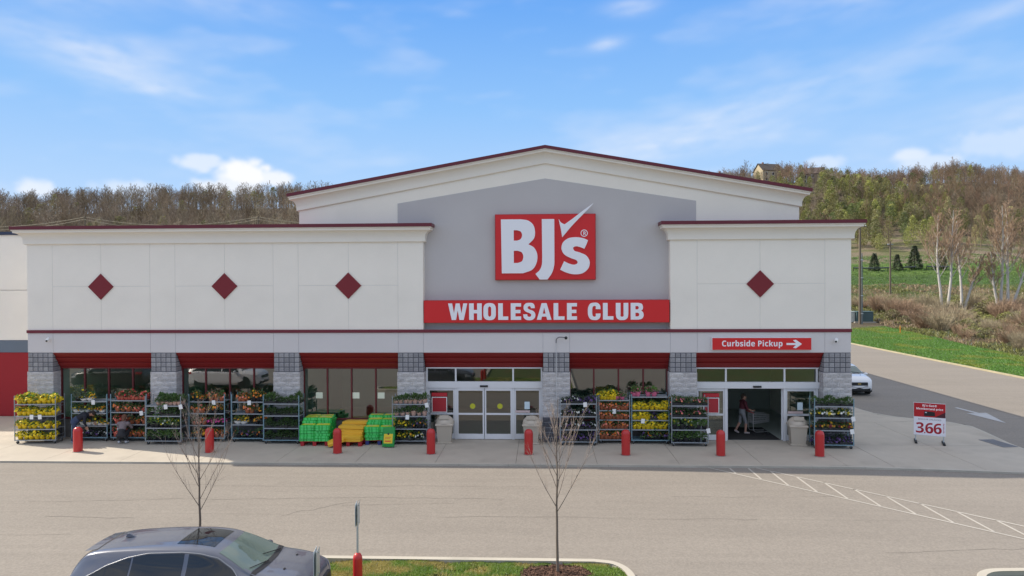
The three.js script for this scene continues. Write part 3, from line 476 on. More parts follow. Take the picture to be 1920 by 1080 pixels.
// windows and doors
const GP = -0.50;
const paperM = mat(0.80, 0.83, 0.66, 0.8), paperBlue = mat(0.62, 0.75, 0.80, 0.8);
for (const [x0, x1, kind] of bays) {
  if (kind === 'w') {
    const w = part('window', store), n = 4, f = 0.055, pw = (x1 - x0) / n;
    mesh('sill', rbox(x0, x1, 0.80, 0.87, GP - 0.08, GP + 0.07, 0.008), M.redFrame, w);
    mesh('knee_wall', box(x0, x1, 0, 0.798, GP - 0.1, GP + 0.02), M.knee, w);
    mesh('head_frame', box(x0, x1, 3.0, 3.06, GP - 0.05, GP + 0.04), M.redFrame, w);
    for (let i = 0; i <= n; i++) { const c = clamp(x0 + i * pw, x0 + f * 0.6, x1 - f * 0.6); mesh('mullion', rbox(c - f * 0.6, c + f * 0.6, 0.87, 3.0, GP - 0.05, GP + 0.05, 0.006), M.redFrame, w); }
    for (let i = 0; i < n; i++) mesh('pane', box(x0 + i * pw + f * 0.6, x0 + (i + 1) * pw - f * 0.6, 0.87, 3.0, GP - 0.008, GP + 0.004).translate(0, 0, 0), M.pane, w).geometry = new THREE.PlaneGeometry(pw - f * 1.2, 2.13).translate(x0 + (i + 0.5) * pw, 1.935, GP);
  } else {
    const d = part('entrance', store), z = GP + 0.03, w = x1 - x0, A = M.aluminium, open = kind === 'o';
    const xs = open ? [x0 + 0.06, 7.68, 10.1, x1 - 0.1] : [x0 + 0.06, -3.70, -1.25, x1 - 0.06];
    const bar = (name, a, b, c, e, dz = 0.06, off = 0) => mesh(name, rbox(a, b, c, e, z - dz + off, z + dz + off, 0.008), A, d);
    const glass = (a, b, c, e, off = 0) => mesh('pane', new THREE.PlaneGeometry(b - a, e - c).translate((a + b) / 2, (c + e) / 2, z + off), M.doorPane, d);
    bar('header', x0 + 0.02, x1 - 0.02, 2.20, 2.47, 0.10);
    bar('transom_head', x0 + 0.02, x1 - 0.02, 3.02, 3.07, 0.05);
    for (const [i, x] of xs.entries()) { bar('transom_mullion', x - 0.035, x + 0.035, 2.47, 3.02, 0.05); bar('post', x - 0.05, x + 0.05, 0.0, 2.20, 0.06); if (i < 3) glass(x + 0.035, xs[i + 1] - 0.035, 2.47, 3.02); }
    mesh('motion_sensor', rbox(lerp(x0, x1, 0.5) - 0.17, lerp(x0, x1, 0.5) + 0.17, 2.24, 2.32, z + 0.101, z + 0.15, 0.01), M.blackPlastic, d);
    const leafPanel = (name, a, b, off) => { const l = part(name, d); const B = (p, q, s, t) => mesh('rail', rbox(p, q, s, t, z - 0.03 + off, z + 0.03 + off, 0.006), A, l); B(a, a + 0.065, 0.02, 2.2); B(b - 0.065, b, 0.02, 2.2); B(a + 0.065, b - 0.065, 2.08, 2.2); B(a + 0.065, b - 0.065, 1.05, 1.13); B(a + 0.065, b - 0.065, 0.02, 0.24); for (const [s, t] of [[0.24, 1.05], [1.13, 2.08]]) mesh('pane', new THREE.PlaneGeometry(b - a - 0.13, t - s).translate((a + b) / 2, (s + t) / 2, z + off), M.doorPane, l); return l; };
    leafPanel('side_light', xs[0] + 0.05, xs[1] - 0.05, 0); leafPanel('side_light', xs[2] + 0.05, xs[3] - 0.05, 0);
    if (open) { leafPanel('sliding_leaf', xs[0] + 0.2, xs[1] + 0.10, -0.08); leafPanel('sliding_leaf', xs[2] - 0.10, xs[3] - 0.2, -0.08); }
    else { const m = (xs[1] + xs[2]) / 2; const l1 = leafPanel('sliding_leaf', xs[1] + 0.05, m - 0.012, 0.05), l2 = leafPanel('sliding_leaf', m + 0.012, xs[2] - 0.05, 0.05);
      for (const [l, x] of [[l1, xs[1] + 0.72], [l2, m + 0.66]]) mesh('round_sticker', new THREE.CylinderGeometry(0.115, 0.115, 0.004, 20).rotateX(Math.PI / 2).translate(x, 1.42, z + 0.06), mat(0.5, 0.5, 0.03, 0.6), l); }
    // notices stuck on the glass
    const sl = part('notice', d), px = open ? 7.06 : -4.40;
    mesh('red_poster', box(px - 0.30, px + 0.30, 1.18, 1.78, z + 0.07, z + 0.075), mat(0.42, 0.02, 0.03, 0.5), sl);
    mesh('poster_border', merge([box(px - 0.33, px + 0.33, 1.78, 1.81, z + 0.07, z + 0.078), box(px - 0.33, px - 0.30, 1.18, 1.78, z + 0.07, z + 0.078), box(px + 0.30, px + 0.33, 1.18, 1.78, z + 0.07, z + 0.078), box(px - 0.33, px + 0.33, 1.15, 1.18, z + 0.07, z + 0.078)]), M.card, sl);
    mesh('poster_head', box(px - 0.33, px + 0.33, 1.83, 1.99, z + 0.07, z + 0.075), mat(0.50, 0.02, 0.03, 0.5), sl);
    const sr = part('notice', d), qx = open ? 10.72 : -0.66;
    mesh('paper_sheet', box(qx - 0.11, qx + 0.11, 1.30, 1.62, z + 0.07, z + 0.074), paperBlue, sr);
    mesh('warning_strip', box(qx - 0.5, qx + 0.12, 1.15, 1.25, z + 0.07, z + 0.074), mat(0.62, 0.48, 0.46, 0.7), sr);
  }
}
for (const x of [-9.62, -8.02, -6.93]) mesh('window_notice', box(x - 0.15, x + 0.15, 1.72, 1.98, GP + 0.006, GP + 0.010), paperM, store);
// the lobby behind the glass
mesh('lobby_floor', box(-21.4, 11.9, -0.10, -0.005, -7.9, -0.56), M.room, store);
mesh('lobby_ceiling', box(-21.4, 11.9, 3.3, 3.4, -7.9, -0.62), M.room, store);
mesh('lobby_wall', box(-21.4, 11.9, 0, 3.3, -7.89, -7.8), M.room, store);
for (const x of [-16.2, -10.85, -5.55, 0.57, 5.82]) mesh('lobby_wall', box(x - 0.08, x + 0.08, 0, 3.3, -7.8, -0.6), M.room, store);
// dark recess beyond the open doors
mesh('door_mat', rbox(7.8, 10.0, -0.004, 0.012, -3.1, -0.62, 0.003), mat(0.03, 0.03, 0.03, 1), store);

// the set-back wing beyond the end column
{
  const w = thing('store_wing', 'set-back store wing with red base, slate stripe and pale upper wall', 'building wing', [0, 0, -5.07]);
  mesh('base_wall', box(-60, -22.12, 0, 3.23, -30, 0), M.redWall, w);
  mesh('stripe', box(-60, -22.12, 3.24, 3.85, -30, 0.02), M.slateBlue, w);
  mesh('wall_panel', rbox(-60, -22.12, 3.86, 6.39, -30, 0, 0.008, 1), M.white, w);
  mesh('wall_panel', rbox(-60, -22.12, 6.41, 9.2, -30, 0, 0.008, 1), M.white, w);
  mesh('coping', box(-60.1, -22.2, 9.2, 9.36, -30, 0.08), M.navy, w);
}

// ---------------------------------------------------------------- signs on the front
const font = await new FontLoader().loadAsync('fonts/droid/droid_sans_bold.typeface.json');
const smooth = (pts) => new THREE.CatmullRomCurve3(pts.map(([x, y]) => V(x, y, 0)), false, 'centripetal').getPoints(pts.length * 6).map((p) => [p.x, p.y]);
{
  const X = (zx) => (zx - 933.5) * 0.005845, Y = (zy) => (397.5 - zy) * 0.00581, Q = (l) => l.map(([a, b]) => [X(a), Y(b)]);
  const s = thing('logo_sign', 'large square red sign with white initials and rising check mark under the gable', 'sign', [0.135, 8.16, GZ + 0.02]);
  mesh('cabinet', rbox(-2.11, 2.11, -1.385, 1.385, 0, 0.20, 0.02), M.signEdge, s);
  mesh('face', box(-2.08, 2.08, -1.355, 1.355, 0.20, 0.206), M.signRed, s);
  const B = poly(Q([[617, 198], [760, 198], ...smooth([[760, 198], [812, 208], [848, 240], [860, 288], [852, 335], [812, 378]]).slice(1), ...smooth([[812, 378], [852, 402], [874, 445], [872, 505], [842, 558], [775, 586]]).slice(1), [622, 586]]));
  B.holes.push(poly(Q([[708, 276], ...smooth([[732, 276], [758, 286], [768, 312], [757, 340], [732, 351]]), [708, 351]])), poly(Q([[708, 424], ...smooth([[736, 424], [765, 436], [776, 467], [765, 500], [736, 512]]), [708, 512]])));
  const Jl = poly(Q([[910, 198], [998, 198], ...smooth([[998, 470], [996, 530], [980, 585], [948, 632]]), [893, 632], [863, 592], ...smooth([[863, 592], [892, 566], [908, 530], [912, 470]]).slice(1)]));
  const Ck = poly(Q([...smooth([[1030, 198], [1045, 222], [1072, 237]]), ...smooth([[1072, 237], [1130, 196], [1205, 138], [1278, 86]]).slice(1), ...smooth([[1278, 88], [1200, 168], [1130, 240], [1055, 328]]).slice(1), [1046, 270]]));
  const S = poly(Q([...smooth([[1238, 352], [1226, 382], [1212, 412]]), ...smooth([[1212, 412], [1180, 399], [1152, 394], [1132, 404], [1140, 426], [1180, 440], [1226, 463], [1249, 505], [1240, 552], [1200, 587], [1140, 595], [1085, 583], [1040, 562]]).slice(1), [1054, 532], [1068, 502], ...smooth([[1068, 502], [1105, 520], [1142, 527], [1164, 515], [1158, 496], [1115, 478], [1070, 452], [1050, 412], [1060, 368], [1100, 337], [1160, 330], [1205, 338], [1238, 352]]).slice(1, -1)]));
  for (const [n, g] of [['letter', B], ['letter', Jl], ['check_mark', Ck], ['letter', S]]) mesh(n, extrude(g, 0.05, 0.004).translate(0, 0, 0.206), M.signWhite, s);
  const ring = new THREE.Shape().absarc(X(1212), Y(300), 0.15, 0, Math.PI * 2); ring.holes.push(new THREE.Path().absarc(X(1212), Y(300), 0.118, 0, Math.PI * 2));
  mesh('registered_mark', merge([extrude(ring, 0.012), extrude(font.generateShapes('R', 0.15), 0.012).translate(X(1212) - 0.055, Y(300) - 0.075, 0)]).translate(0, 0, 0.206), M.signWhite, s);
}
// heavy condensed capitals in a unit box (0..1 by 0..1); t is the stem width, b the bar height
function glyph(ch, asp) {
  const t = 0.30 / asp * 0.98, b = 0.205, P = poly;
  const ringPath = (x0, x1, y0, y1, rx, ry, cls) => { const s = new cls(); s.moveTo(x0 + rx, y0); s.lineTo(x1 - rx, y0); s.quadraticCurveTo(x1, y0, x1, y0 + ry); s.lineTo(x1, y1 - ry); s.quadraticCurveTo(x1, y1, x1 - rx, y1); s.lineTo(x0 + rx, y1); s.quadraticCurveTo(x0, y1, x0, y1 - ry); s.lineTo(x0, y0 + ry); s.quadraticCurveTo(x0, y0, x0 + rx, y0); return s; };
  switch (ch) {
    case 'H': return P([[0, 0], [t, 0], [t, 0.40], [1 - t, 0.40], [1 - t, 0], [1, 0], [1, 1], [1 - t, 1], [1 - t, 0.40 + b], [t, 0.40 + b], [t, 1], [0, 1]]);
    case 'L': return P([[0, 0], [1, 0], [1, b], [t, b], [t, 1], [0, 1]]);
    case 'E': return P([[0, 0], [1, 0], [1, b], [t, b], [t, 0.40], [0.94, 0.40], [0.94, 0.60], [t, 0.60], [t, 1 - b], [1, 1 - b], [1, 1], [0, 1]]);
    case 'W': return P([[0, 1], [0.19, 0], [0.41, 0], [0.5, 0.58], [0.59, 0], [0.81, 0], [1, 1], [0.79, 1], [0.695, 0.40], [0.60, 1], [0.40, 1], [0.305, 0.40], [0.21, 1]]);
    case 'A': { const s = P([[0, 0], [0.30, 0], [0.35, 0.19], [0.65, 0.19], [0.70, 0], [1, 0], [0.67, 1], [0.33, 1]]); s.holes.push(P([[0.41, 0.37], [0.59, 0.37], [0.5, 0.74]])); return s; }
    case 'O': { const s = ringPath(0, 1, -0.015, 1.015, 0.48, 0.36, THREE.Shape); s.holes.push(ringPath(t, 1 - t, 0.19, 0.81, 0.16, 0.16, THREE.Path)); return s; }
    case 'C': return P([...smooth([[1, 0.37], [0.97, 0.16], [0.80, 0.01], [0.5, -0.02], [0.18, 0.05], [0.02, 0.28], [0, 0.5], [0.02, 0.72], [0.18, 0.95], [0.5, 1.02], [0.80, 0.99], [0.97, 0.84], [1, 0.63]]), [1 - t * 1.02, 0.63], ...smooth([[1 - t * 1.02, 0.68], [0.62, 0.80], [0.5, 0.82], [0.39, 0.77], [0.345, 0.62], [0.34, 0.5], [0.345, 0.38], [0.39, 0.23], [0.5, 0.18], [0.62, 0.21], [1 - t * 1.02, 0.33]]), [1 - t * 1.02, 0.37]]);
    case 'U': return P([[0, 1], [0, 0.36], ...smooth([[0, 0.36], [0.06, 0.12], [0.24, 0.0], [0.5, -0.025], [0.76, 0.0], [0.94, 0.12], [1, 0.36]]).slice(1), [1, 1], [1 - t, 1], [1 - t, 0.36], ...smooth([[1 - t, 0.36], [0.62, 0.21], [0.5, 0.175], [0.38, 0.21], [t, 0.36]]).slice(1), [t, 1]]);
    case 'B': { const s = P([[0, 0], [0.6, 0], ...smooth([[0.6, 0], [0.86, 0.05], [1, 0.2], [1, 0.36], [0.92, 0.48], [0.82, 0.53]]).slice(1), ...smooth([[0.82, 0.53], [0.93, 0.62], [0.96, 0.76], [0.88, 0.93], [0.6, 1]]).slice(1), [0, 1]]); s.holes.push(P([[t, 0.19], [0.56, 0.19], [0.66, 0.24], [0.67, 0.34], [0.58, 0.41], [t, 0.41]]), P([[t, 0.61], [0.54, 0.61], [0.63, 0.66], [0.63, 0.76], [0.54, 0.81], [t, 0.81]])); return s; }
    case 'S': return P([...smooth([[0.95, 0.70], [0.93, 0.86], [0.80, 0.99], [0.5, 1.02], [0.2, 0.98], [0.04, 0.83], [0.05, 0.64], [0.2, 0.50], [0.5, 0.41], [0.64, 0.34], [0.65, 0.24], [0.5, 0.175], [0.36, 0.22], [0.33, 0.33]]), [0, 0.33], ...smooth([[0, 0.31], [0.04, 0.14], [0.2, 0.02], [0.5, -0.025], [0.80, 0.02], [0.97, 0.17], [0.98, 0.38], [0.82, 0.53], [0.5, 0.625], [0.38, 0.69], [0.38, 0.77], [0.5, 0.825], [0.61, 0.78], [0.63, 0.70]])]);
  }
}
{
  const s = thing('name_sign', 'long red band sign lettered WHOLESALE CLUB above the entrance', 'sign', [0.14, 5.465, -0.02]);
  mesh('cabinet', rbox(-5.12, 5.12, -0.475, 0.475, -0.33, 0.06, 0.015), M.signEdge, s);
  mesh('face', box(-5.10, 5.10, -0.455, 0.455, 0.06, 0.066), M.signRed, s);
  const k = 10.27 / 1778, text = [['W', 235, 375], ['H', 388, 480], ['O', 492, 582], ['L', 599, 672], ['E', 690, 765], ['S', 780, 868], ['A', 878, 984], ['L', 999, 1078], ['E', 1095, 1167], ['C', 1245, 1336], ['L', 1353, 1428], ['U', 1445, 1534], ['B', 1551, 1642]];
  for (const [ch, a, b] of text) { const w = (b - a) * k, h = 0.695; const g = new THREE.ExtrudeGeometry(glyph(ch, w / h * 1.05), { depth: 0.03, bevelEnabled: false, curveSegments: 8 }); mesh('letter', g.scale(w, h, 1).translate((a - 942) * k, -h / 2, 0.066), M.signWhite, s); }
}
{
  const s = thing('pickup_sign', 'red box sign reading Curbside Pickup with a white arrow', 'sign', [8.98, 4.115, 0]);
  mesh('cabinet', rbox(-2.01, 2.01, -0.255, 0.255, 0, 0.14, 0.01), mat(0.8, 0.8, 0.8, 0.5), s);
  mesh('face', box(-2.0, 2.0, -0.245, 0.245, 0.14, 0.146), M.signRed, s);
  const sh = font.generateShapes('Curbside Pickup', 0.235), g = new THREE.ExtrudeGeometry(sh, { depth: 0.006, bevelEnabled: false, curveSegments: 4 }); g.computeBoundingBox();
  const bb = g.boundingBox, w = bb.max.x - bb.min.x; g.translate(-bb.min.x, 0, 0).scale(2.45 / w, 1, 1).translate(-1.61, -0.10, 0.146);
  mesh('lettering', g, M.signWhite, s);
  mesh('arrow', extrude(poly([[1.0, 0.035], [1.38, 0.035], [1.26, 0.15], [1.38, 0.17], [1.62, -0.005], [1.38, -0.18], [1.26, -0.16], [1.38, -0.045], [1.0, -0.045]]), 0.006).translate(0, 0, 0.146), M.signWhite, s);
}
// cameras and the swan-neck pipe
function securityCam(x, y, turn, label) {
  const c = thing('security_camera', label, 'security camera', [x, y, 0.004], turn);
  mesh('mount', new THREE.CylinderGeometry(0.05, 0.05, 0.03, 14).rotateX(Math.PI / 2).translate(0, 0, 0.015), M.card, c);
  mesh('arm', rod(V(0, 0, 0.02), V(0.02, -0.01, 0.12), 0.016, 0.016, 8), M.card, c);
  mesh('body', merge([rbox(-0.06, 0.06, -0.08, 0.03, 0.06, 0.30, 0.025)]).rotateX(0.25).translate(0.02, 0.02, 0.02), M.card, c);
  mesh('lens', new THREE.CylinderGeometry(0.04, 0.04, 0.02, 14).rotateX(Math.PI / 2 + 0.25).translate(0.02, -0.08, 0.315), M.blackPlastic, c);
}
securityCam(-21.29, 4.35, 0.4, 'small white security camera on the band by the set-back wing');
securityCam(12.04, 4.30, -0.5, 'small white security camera beside the red pickup sign');
{
  const p = thing('pipe_camera', 'thin white conduit rising to a curved arm with a small dark camera', 'camera arm', [0.57, 0, 0]);
  mesh('conduit', rod(V(0, 1.7, 0.075), V(0, 4.15, 0.075), 0.014, 0.014, 8), mat(0.62, 0.62, 0.62, 0.5), p);
  mesh('arm', tube([V(0, 4.15, 0.075), V(0.01, 4.3, 0.09), V(0.1, 4.39, 0.16), V(0.26, 4.40, 0.24), V(0.36, 4.39, 0.28)], 0.02, 24, 8), mat(0.16, 0.16, 0.17, 0.5), p);
  mesh('camera_head', new THREE.SphereGeometry(0.065, 14, 10).translate(0.4, 4.38, 0.3), M.blackPlastic, p);
}

// ---------------------------------------------------------------- bollards and bins
const bollard0 = (() => {
  const t = thing('bollard', '', 'bollard', [0, 0, 0], 0, 'red bollards along the storefront');
  mesh('sleeve', lathe([[0, 0], [0.165, 0], [0.168, 0.02], [0.168, 0.82], [0.158, 0.88], [0.13, 0.935], [0.085, 0.97], [0.03, 0.985], [0, 0.986]], 28), M.bollard, t);
  mesh('cap_screw', new THREE.CylinderGeometry(0.02, 0.02, 0.012, 10).translate(0, 0.988, 0), M.steel, t);
  mesh('foot_ring', lathe([[0.165, 0], [0.2, 0], [0.2, 0.012], [0.17, 0.016]], 24), mat(0.3, 0.27, 0.24, 0.9), t);
  return t;
})();
[[-18.57, 'red bollard standing in sunlight in front of the stooping person'], [-13.2, 'red bollard seen through the bare twigs of the young tree by the grey car'], [-8.07, 'red bollard in front of the yellow bag stack'], [-4.37, 'red bollard in front of the closed doors beside the litter bin'], [-0.55, 'red bollard standing before the block column with the thin white conduit'], [3.2, 'red bollard in front of the orange and yellow flower trolleys'], [6.82, 'red bollard between the green plant trolley and the open doorway'], [10.55, 'red bollard beside the trolley at the end column near the price board']]
  .forEach(([x, label], i) => { const b = i ? copy(bollard0, label) : bollard0; b.userData.label = label; b.position.set(x, 0, 2.08); b.rotation.y = i * 1.3; });

const bin0 = (() => {
  const t = thing('litter_bin', '', 'litter bin', [0, 0, 0], 0, 'beige litter bins by the doors'), sq = (w0, w1, y0, y1, d = 1) => { const g = new THREE.CylinderGeometry(w1 * 0.7071, w0 * 0.7071, y1 - y0, 4, 1).rotateY(Math.PI / 4).toNonIndexed().translate(0, (y0 + y1) / 2, 0); g.computeVertexNormals(); return metric(g); };
  mesh('plinth', rbox(-0.33, 0.33, 0, 0.06, -0.33, 0.33, 0.02), M.beige, t);
  mesh('body', sq(0.54, 0.66, 0.06, 0.78), M.beige, t);
  mesh('rim', rbox(-0.37, 0.37, 0.74, 0.83, -0.37, 0.37, 0.03), M.beigeLid, t);
  const dome = new THREE.SphereGeometry(0.385, 24, 10, 0, Math.PI * 2, 0, Math.PI / 2).scale(1, 0.80, 1); mesh('dome_lid', metric(dome.translate(0, 0.83, 0)), M.beigeLid, t);
  mesh('flap', rbox(-0.2, 0.2, 0.87, 1.04, 0.30, 0.36, 0.02).rotateX(-0.25).translate(0, 0.09, 0.22), M.beige, t);
  return t;
})();
[[-4.1, 0.12, 0.05, 'beige domed litter bin beside the red poster at the closed doors'], [-0.45, 0.15, -0.1, 'beige domed litter bin against the block column by the closed doors'], [10.42, 0.12, -0.15, 'beige domed litter bin beside the open doorway']]
  .forEach(([x, z, a, label], i) => { const b = i ? copy(bin0, label) : bin0; b.userData.label = label; b.position.set(x, 0, z); b.rotation.y = a; });

// ---------------------------------------------------------------- plants
const PL = (() => {
  const leafM = { mid: leaf(0.085, 0.17, 0.035), dark: leaf(0.035, 0.075, 0.025), fresh: leaf(0.13, 0.26, 0.045), grey: leaf(0.15, 0.20, 0.11) };
  const petal = (r, g, b) => phys(r, g, b, 0.7, { side: THREE.DoubleSide });
  const petM = { yellow: petal(0.85, 0.62, 0.01), gold: petal(0.72, 0.36, 0.015), orange: petal(0.88, 0.23, 0.03), red: petal(0.70, 0.05, 0.06), coral: petal(0.85, 0.25, 0.17), pink: petal(0.75, 0.14, 0.28), magenta: petal(0.66, 0.03, 0.32), purple: petal(0.06, 0.028, 0.12), violet: petal(0.13, 0.06, 0.22), white: petal(0.8, 0.8, 0.74), maroon: petal(0.22, 0.02, 0.035) };
  const potM = { yellow: mat(0.80, 0.56, 0.02, 0.5), white: mat(0.80, 0.80, 0.78, 0.5), terracotta: mat(0.42, 0.13, 0.06, 0.8), black: mat(0.02, 0.02, 0.022, 0.6), blush: mat(0.62, 0.40, 0.32, 0.7), coral: mat(0.60, 0.13, 0.09, 0.6), pink: mat(0.7, 0.16, 0.28, 0.6) };
  const pots = { round: lathe([[0, 0], [0.075, 0], [0.105, 0.13], [0.115, 0.13], [0.115, 0.155], [0.1, 0.155], [0.095, 0.13], [0, 0.128]], 12), bowl: lathe([[0, 0], [0.08, 0], [0.13, 0.05], [0.16, 0.12], [0.168, 0.12], [0.165, 0.135], [0.15, 0.12], [0, 0.115]], 14), tray: merge([box(-0.12, 0.12, 0, 0.075, -0.24, 0.24), box(-0.128, 0.128, 0.075, 0.09, -0.248, 0.248)]) };
  const fol = {}, flo = {};
  const foliage = (v, w, h, d, n, size) => fol[[v, w, h, d, n]] ??= (() => { const r = rng(500 + v * 31 + n), o = bag(); for (let i = 0; i < n; i++) { const q = rdir(r); q.y = Math.abs(q.y); const s = Math.cbrt(0.25 + 0.75 * r()), p = V(q.x * w * s, q.y * h * s, q.z * d * s), dir = q.clone().add(rdir(r).multiplyScalar(0.7)).add(V(0, 0.25, 0)).normalize(); leafQuad(o, p, dir, Math.abs(dir.y) > 0.9 ? V(1, 0, 0) : V(0, 1, 0), size * (0.7 + 0.6 * r()), size * (0.45 + 0.4 * r())); } return built(o); })();
  const blooms = (v, w, h, d, n, size) => flo[[v, w, h, d, n]] ??= (() => { const r = rng(900 + v * 17 + n), pos = [], nor = [], uv = [], idx = []; for (let i = 0; i < n; i++) { const q = rdir(r); q.y = Math.abs(q.y) * 0.9 + 0.12; const c = V(q.x * w, q.y * h, q.z * d).multiplyScalar(0.92 + 0.16 * r()), f = q.clone().add(V(0, 0.2, 0.45)).add(rdir(r).multiplyScalar(0.45)).normalize(), a = Math.abs(f.y) < 0.9 ? V(0, 1, 0).cross(f).normalize() : V(1, 0, 0), b = f.clone().cross(a), s = size * (0.75 + 0.5 * r()), k = pos.length / 3; pos.push(c.x, c.y, c.z); nor.push(f.x, f.y, f.z); uv.push(0.5, 0.5); for (let m = 0; m < 10; m++) { const t = m / 10 * 6.283, rr = s * (m & 1 ? 0.68 : 1), e = c.clone().addScaledVector(a, Math.cos(t) * rr).addScaledVector(b, Math.sin(t) * rr).addScaledVector(f, s * 0.22); pos.push(e.x, e.y, e.z); nor.push(f.x, f.y, f.z); uv.push(0, 0); idx.push(k, k + 1 + m, k + 1 + (m + 1) % 10); } } const g = new THREE.BufferGeometry(); g.setAttribute('position', new THREE.Float32BufferAttribute(pos, 3)); g.setAttribute('normal', new THREE.Float32BufferAttribute(nor, 3)); g.setAttribute('uv', new THREE.Float32BufferAttribute(uv, 2)); g.setIndex(idx); return g; })();
  // kind: [name, words, pot shape, pot colour, leaf colour, flower colours, plant width, height, leaves, blooms]
  const K = {
    yp: ['yellow_pansy_pot', 'yellow pansies in a yellow pot', 'round', 'yellow', 'fresh', ['yellow', 'yellow'], 0.155, 0.165, 45, 46],
    yb: ['yellow_flower_bowl', 'yellow pansies in a white bowl', 'bowl', 'white', 'mid', ['gold', 'yellow'], 0.20, 0.17, 70, 22],
    ob: ['orange_flower_bowl', 'orange pansies in a white bowl', 'bowl', 'white', 'mid', ['gold', 'orange'], 0.20, 0.19, 60, 36],
    rd: ['red_flower_pot', 'coral red flowers in a red pot', 'round', 'coral', 'mid', ['coral', 'red'], 0.15, 0.17, 55, 30],
    or: ['orange_flower_pot', 'orange flowers in a terracotta pot', 'round', 'terracotta', 'mid', ['orange', 'coral'], 0.15, 0.17, 55, 24],
    mx: ['mixed_flower_pot', 'orange and gold flowers in a dark pot', 'round', 'black', 'mid', ['orange', 'gold'], 0.16, 0.19, 60, 22],
    mg: ['magenta_flower_pot', 'magenta flowers in a dark pot', 'round', 'black', 'mid', ['magenta', 'pink'], 0.16, 0.17, 45, 34],
    pk: ['pink_flower_pot', 'green plant with pink blooms in a pink pot', 'round', 'pink', 'fresh', ['pink', 'pink'], 0.15, 0.22, 60, 12],
    gb: ['leafy_green_pot', 'leafy green plant in a blush pot', 'round', 'blush', 'mid', null, 0.15, 0.19, 90, 0],
    gk: ['leafy_plant_pot', 'leafy green plant in a black pot', 'round', 'black', 'fresh', null, 0.15, 0.24, 95, 0],
    gy: ['budding_plant_pot', 'green plant with pale yellow buds in a dark pot', 'round', 'black', 'fresh', ['yellow', 'white'], 0.15, 0.23, 85, 9],
    gt: ['seedling_tray', 'tray of dark green seedlings', 'tray', 'black', 'mid', null, 0.15, 0.20, 120, 0],
    gp: ['pink_bud_tray', 'tray of green plants with a few pink buds', 'tray', 'black', 'mid', ['pink', 'coral'], 0.15, 0.20, 110, 7],
    pu: ['purple_pansy_tray', 'tray of dark purple pansies', 'tray', 'black', 'dark', ['violet', 'purple'], 0.16, 0.17, 80, 26],
    pv: ['violet_white_tray', 'tray of violet and white pansies', 'tray', 'black', 'dark', ['violet', 'white'], 0.16, 0.16, 80, 15],
    wy: ['white_yellow_tray', 'tray of white and yellow pansies', 'tray', 'black', 'mid', ['white', 'yellow'], 0.16, 0.17, 75, 22],
    go: ['gold_maroon_tray', 'tray of gold and maroon pansies', 'tray', 'black', 'mid', ['gold', 'maroon'], 0.16, 0.16, 80, 22],
    yt: ['yellow_green_tray', 'bushy green plants with small yellow flowers', 'tray', 'black', 'fresh', ['yellow', 'gold'], 0.17, 0.21, 90, 16],
    rb: ['blue_mixed_pot', 'mixed blue and orange flowers in a dark pot', 'round', 'black', 'mid', ['violet', 'orange'], 0.15, 0.16, 50, 14],
    tall: ['tall_green_pot', 'tall loose green plant in a dark pot', 'round', 'black', 'grey', ['yellow', 'white'], 0.18, 0.42, 90, 4],
  };
  const seen = {};
  function place(kind, x, y, z, turn, label, group, i) {
    const [name, , shape, pc, lc, fc, w, h, nl, nf] = K[kind], v = i % 3, key = kind + v, dd = shape === 'tray' ? 0.24 : w;
    let t;
    if (seen[key]) { t = seen[key].clone(); t.name = numbered(name); scene.add(t); t.userData = { label, category: shape === 'tray' ? 'plant tray' : 'potted plant', group }; }
    else {
      t = seen[key] = thing(name, label, shape === 'tray' ? 'plant tray' : 'potted plant', [0, 0, 0], 0, group);
      const base = { round: 0.13, bowl: 0.11, tray: 0.07 }[shape];
      mesh('pot', pots[shape], potM[pc], t);
      mesh('foliage', foliage(v, w * 1.12, h * 1.1, dd, nl, 0.10), leafM[lc], t).position.y = base;
      if (fc) { mesh('flowers', blooms(v, w * 1.12, h * 1.02, dd, Math.ceil(nf / 2), 0.043), petM[fc[0]], t).position.y = base; mesh('flowers', blooms(v + 5, w * 1.12, h * 1.05, dd, Math.ceil(nf / 2), 0.040), petM[fc[1]], t).position.y = base; }
      for (const c of t.children) if (c.name !== 'pot') c.userData.kind = 'stuff';
    }
    t.position.set(x, y, z); t.rotation.y = shape === 'tray' ? (turn - 3) * 0.03 : turn; const s = 0.86 + 0.32 * hash2(i, Math.round(x * 100)); t.scale.set(s, s * (0.75 + 0.5 * hash2(i + 3, Math.round(x * 90))), s);
  }
  return { K, place };
})();

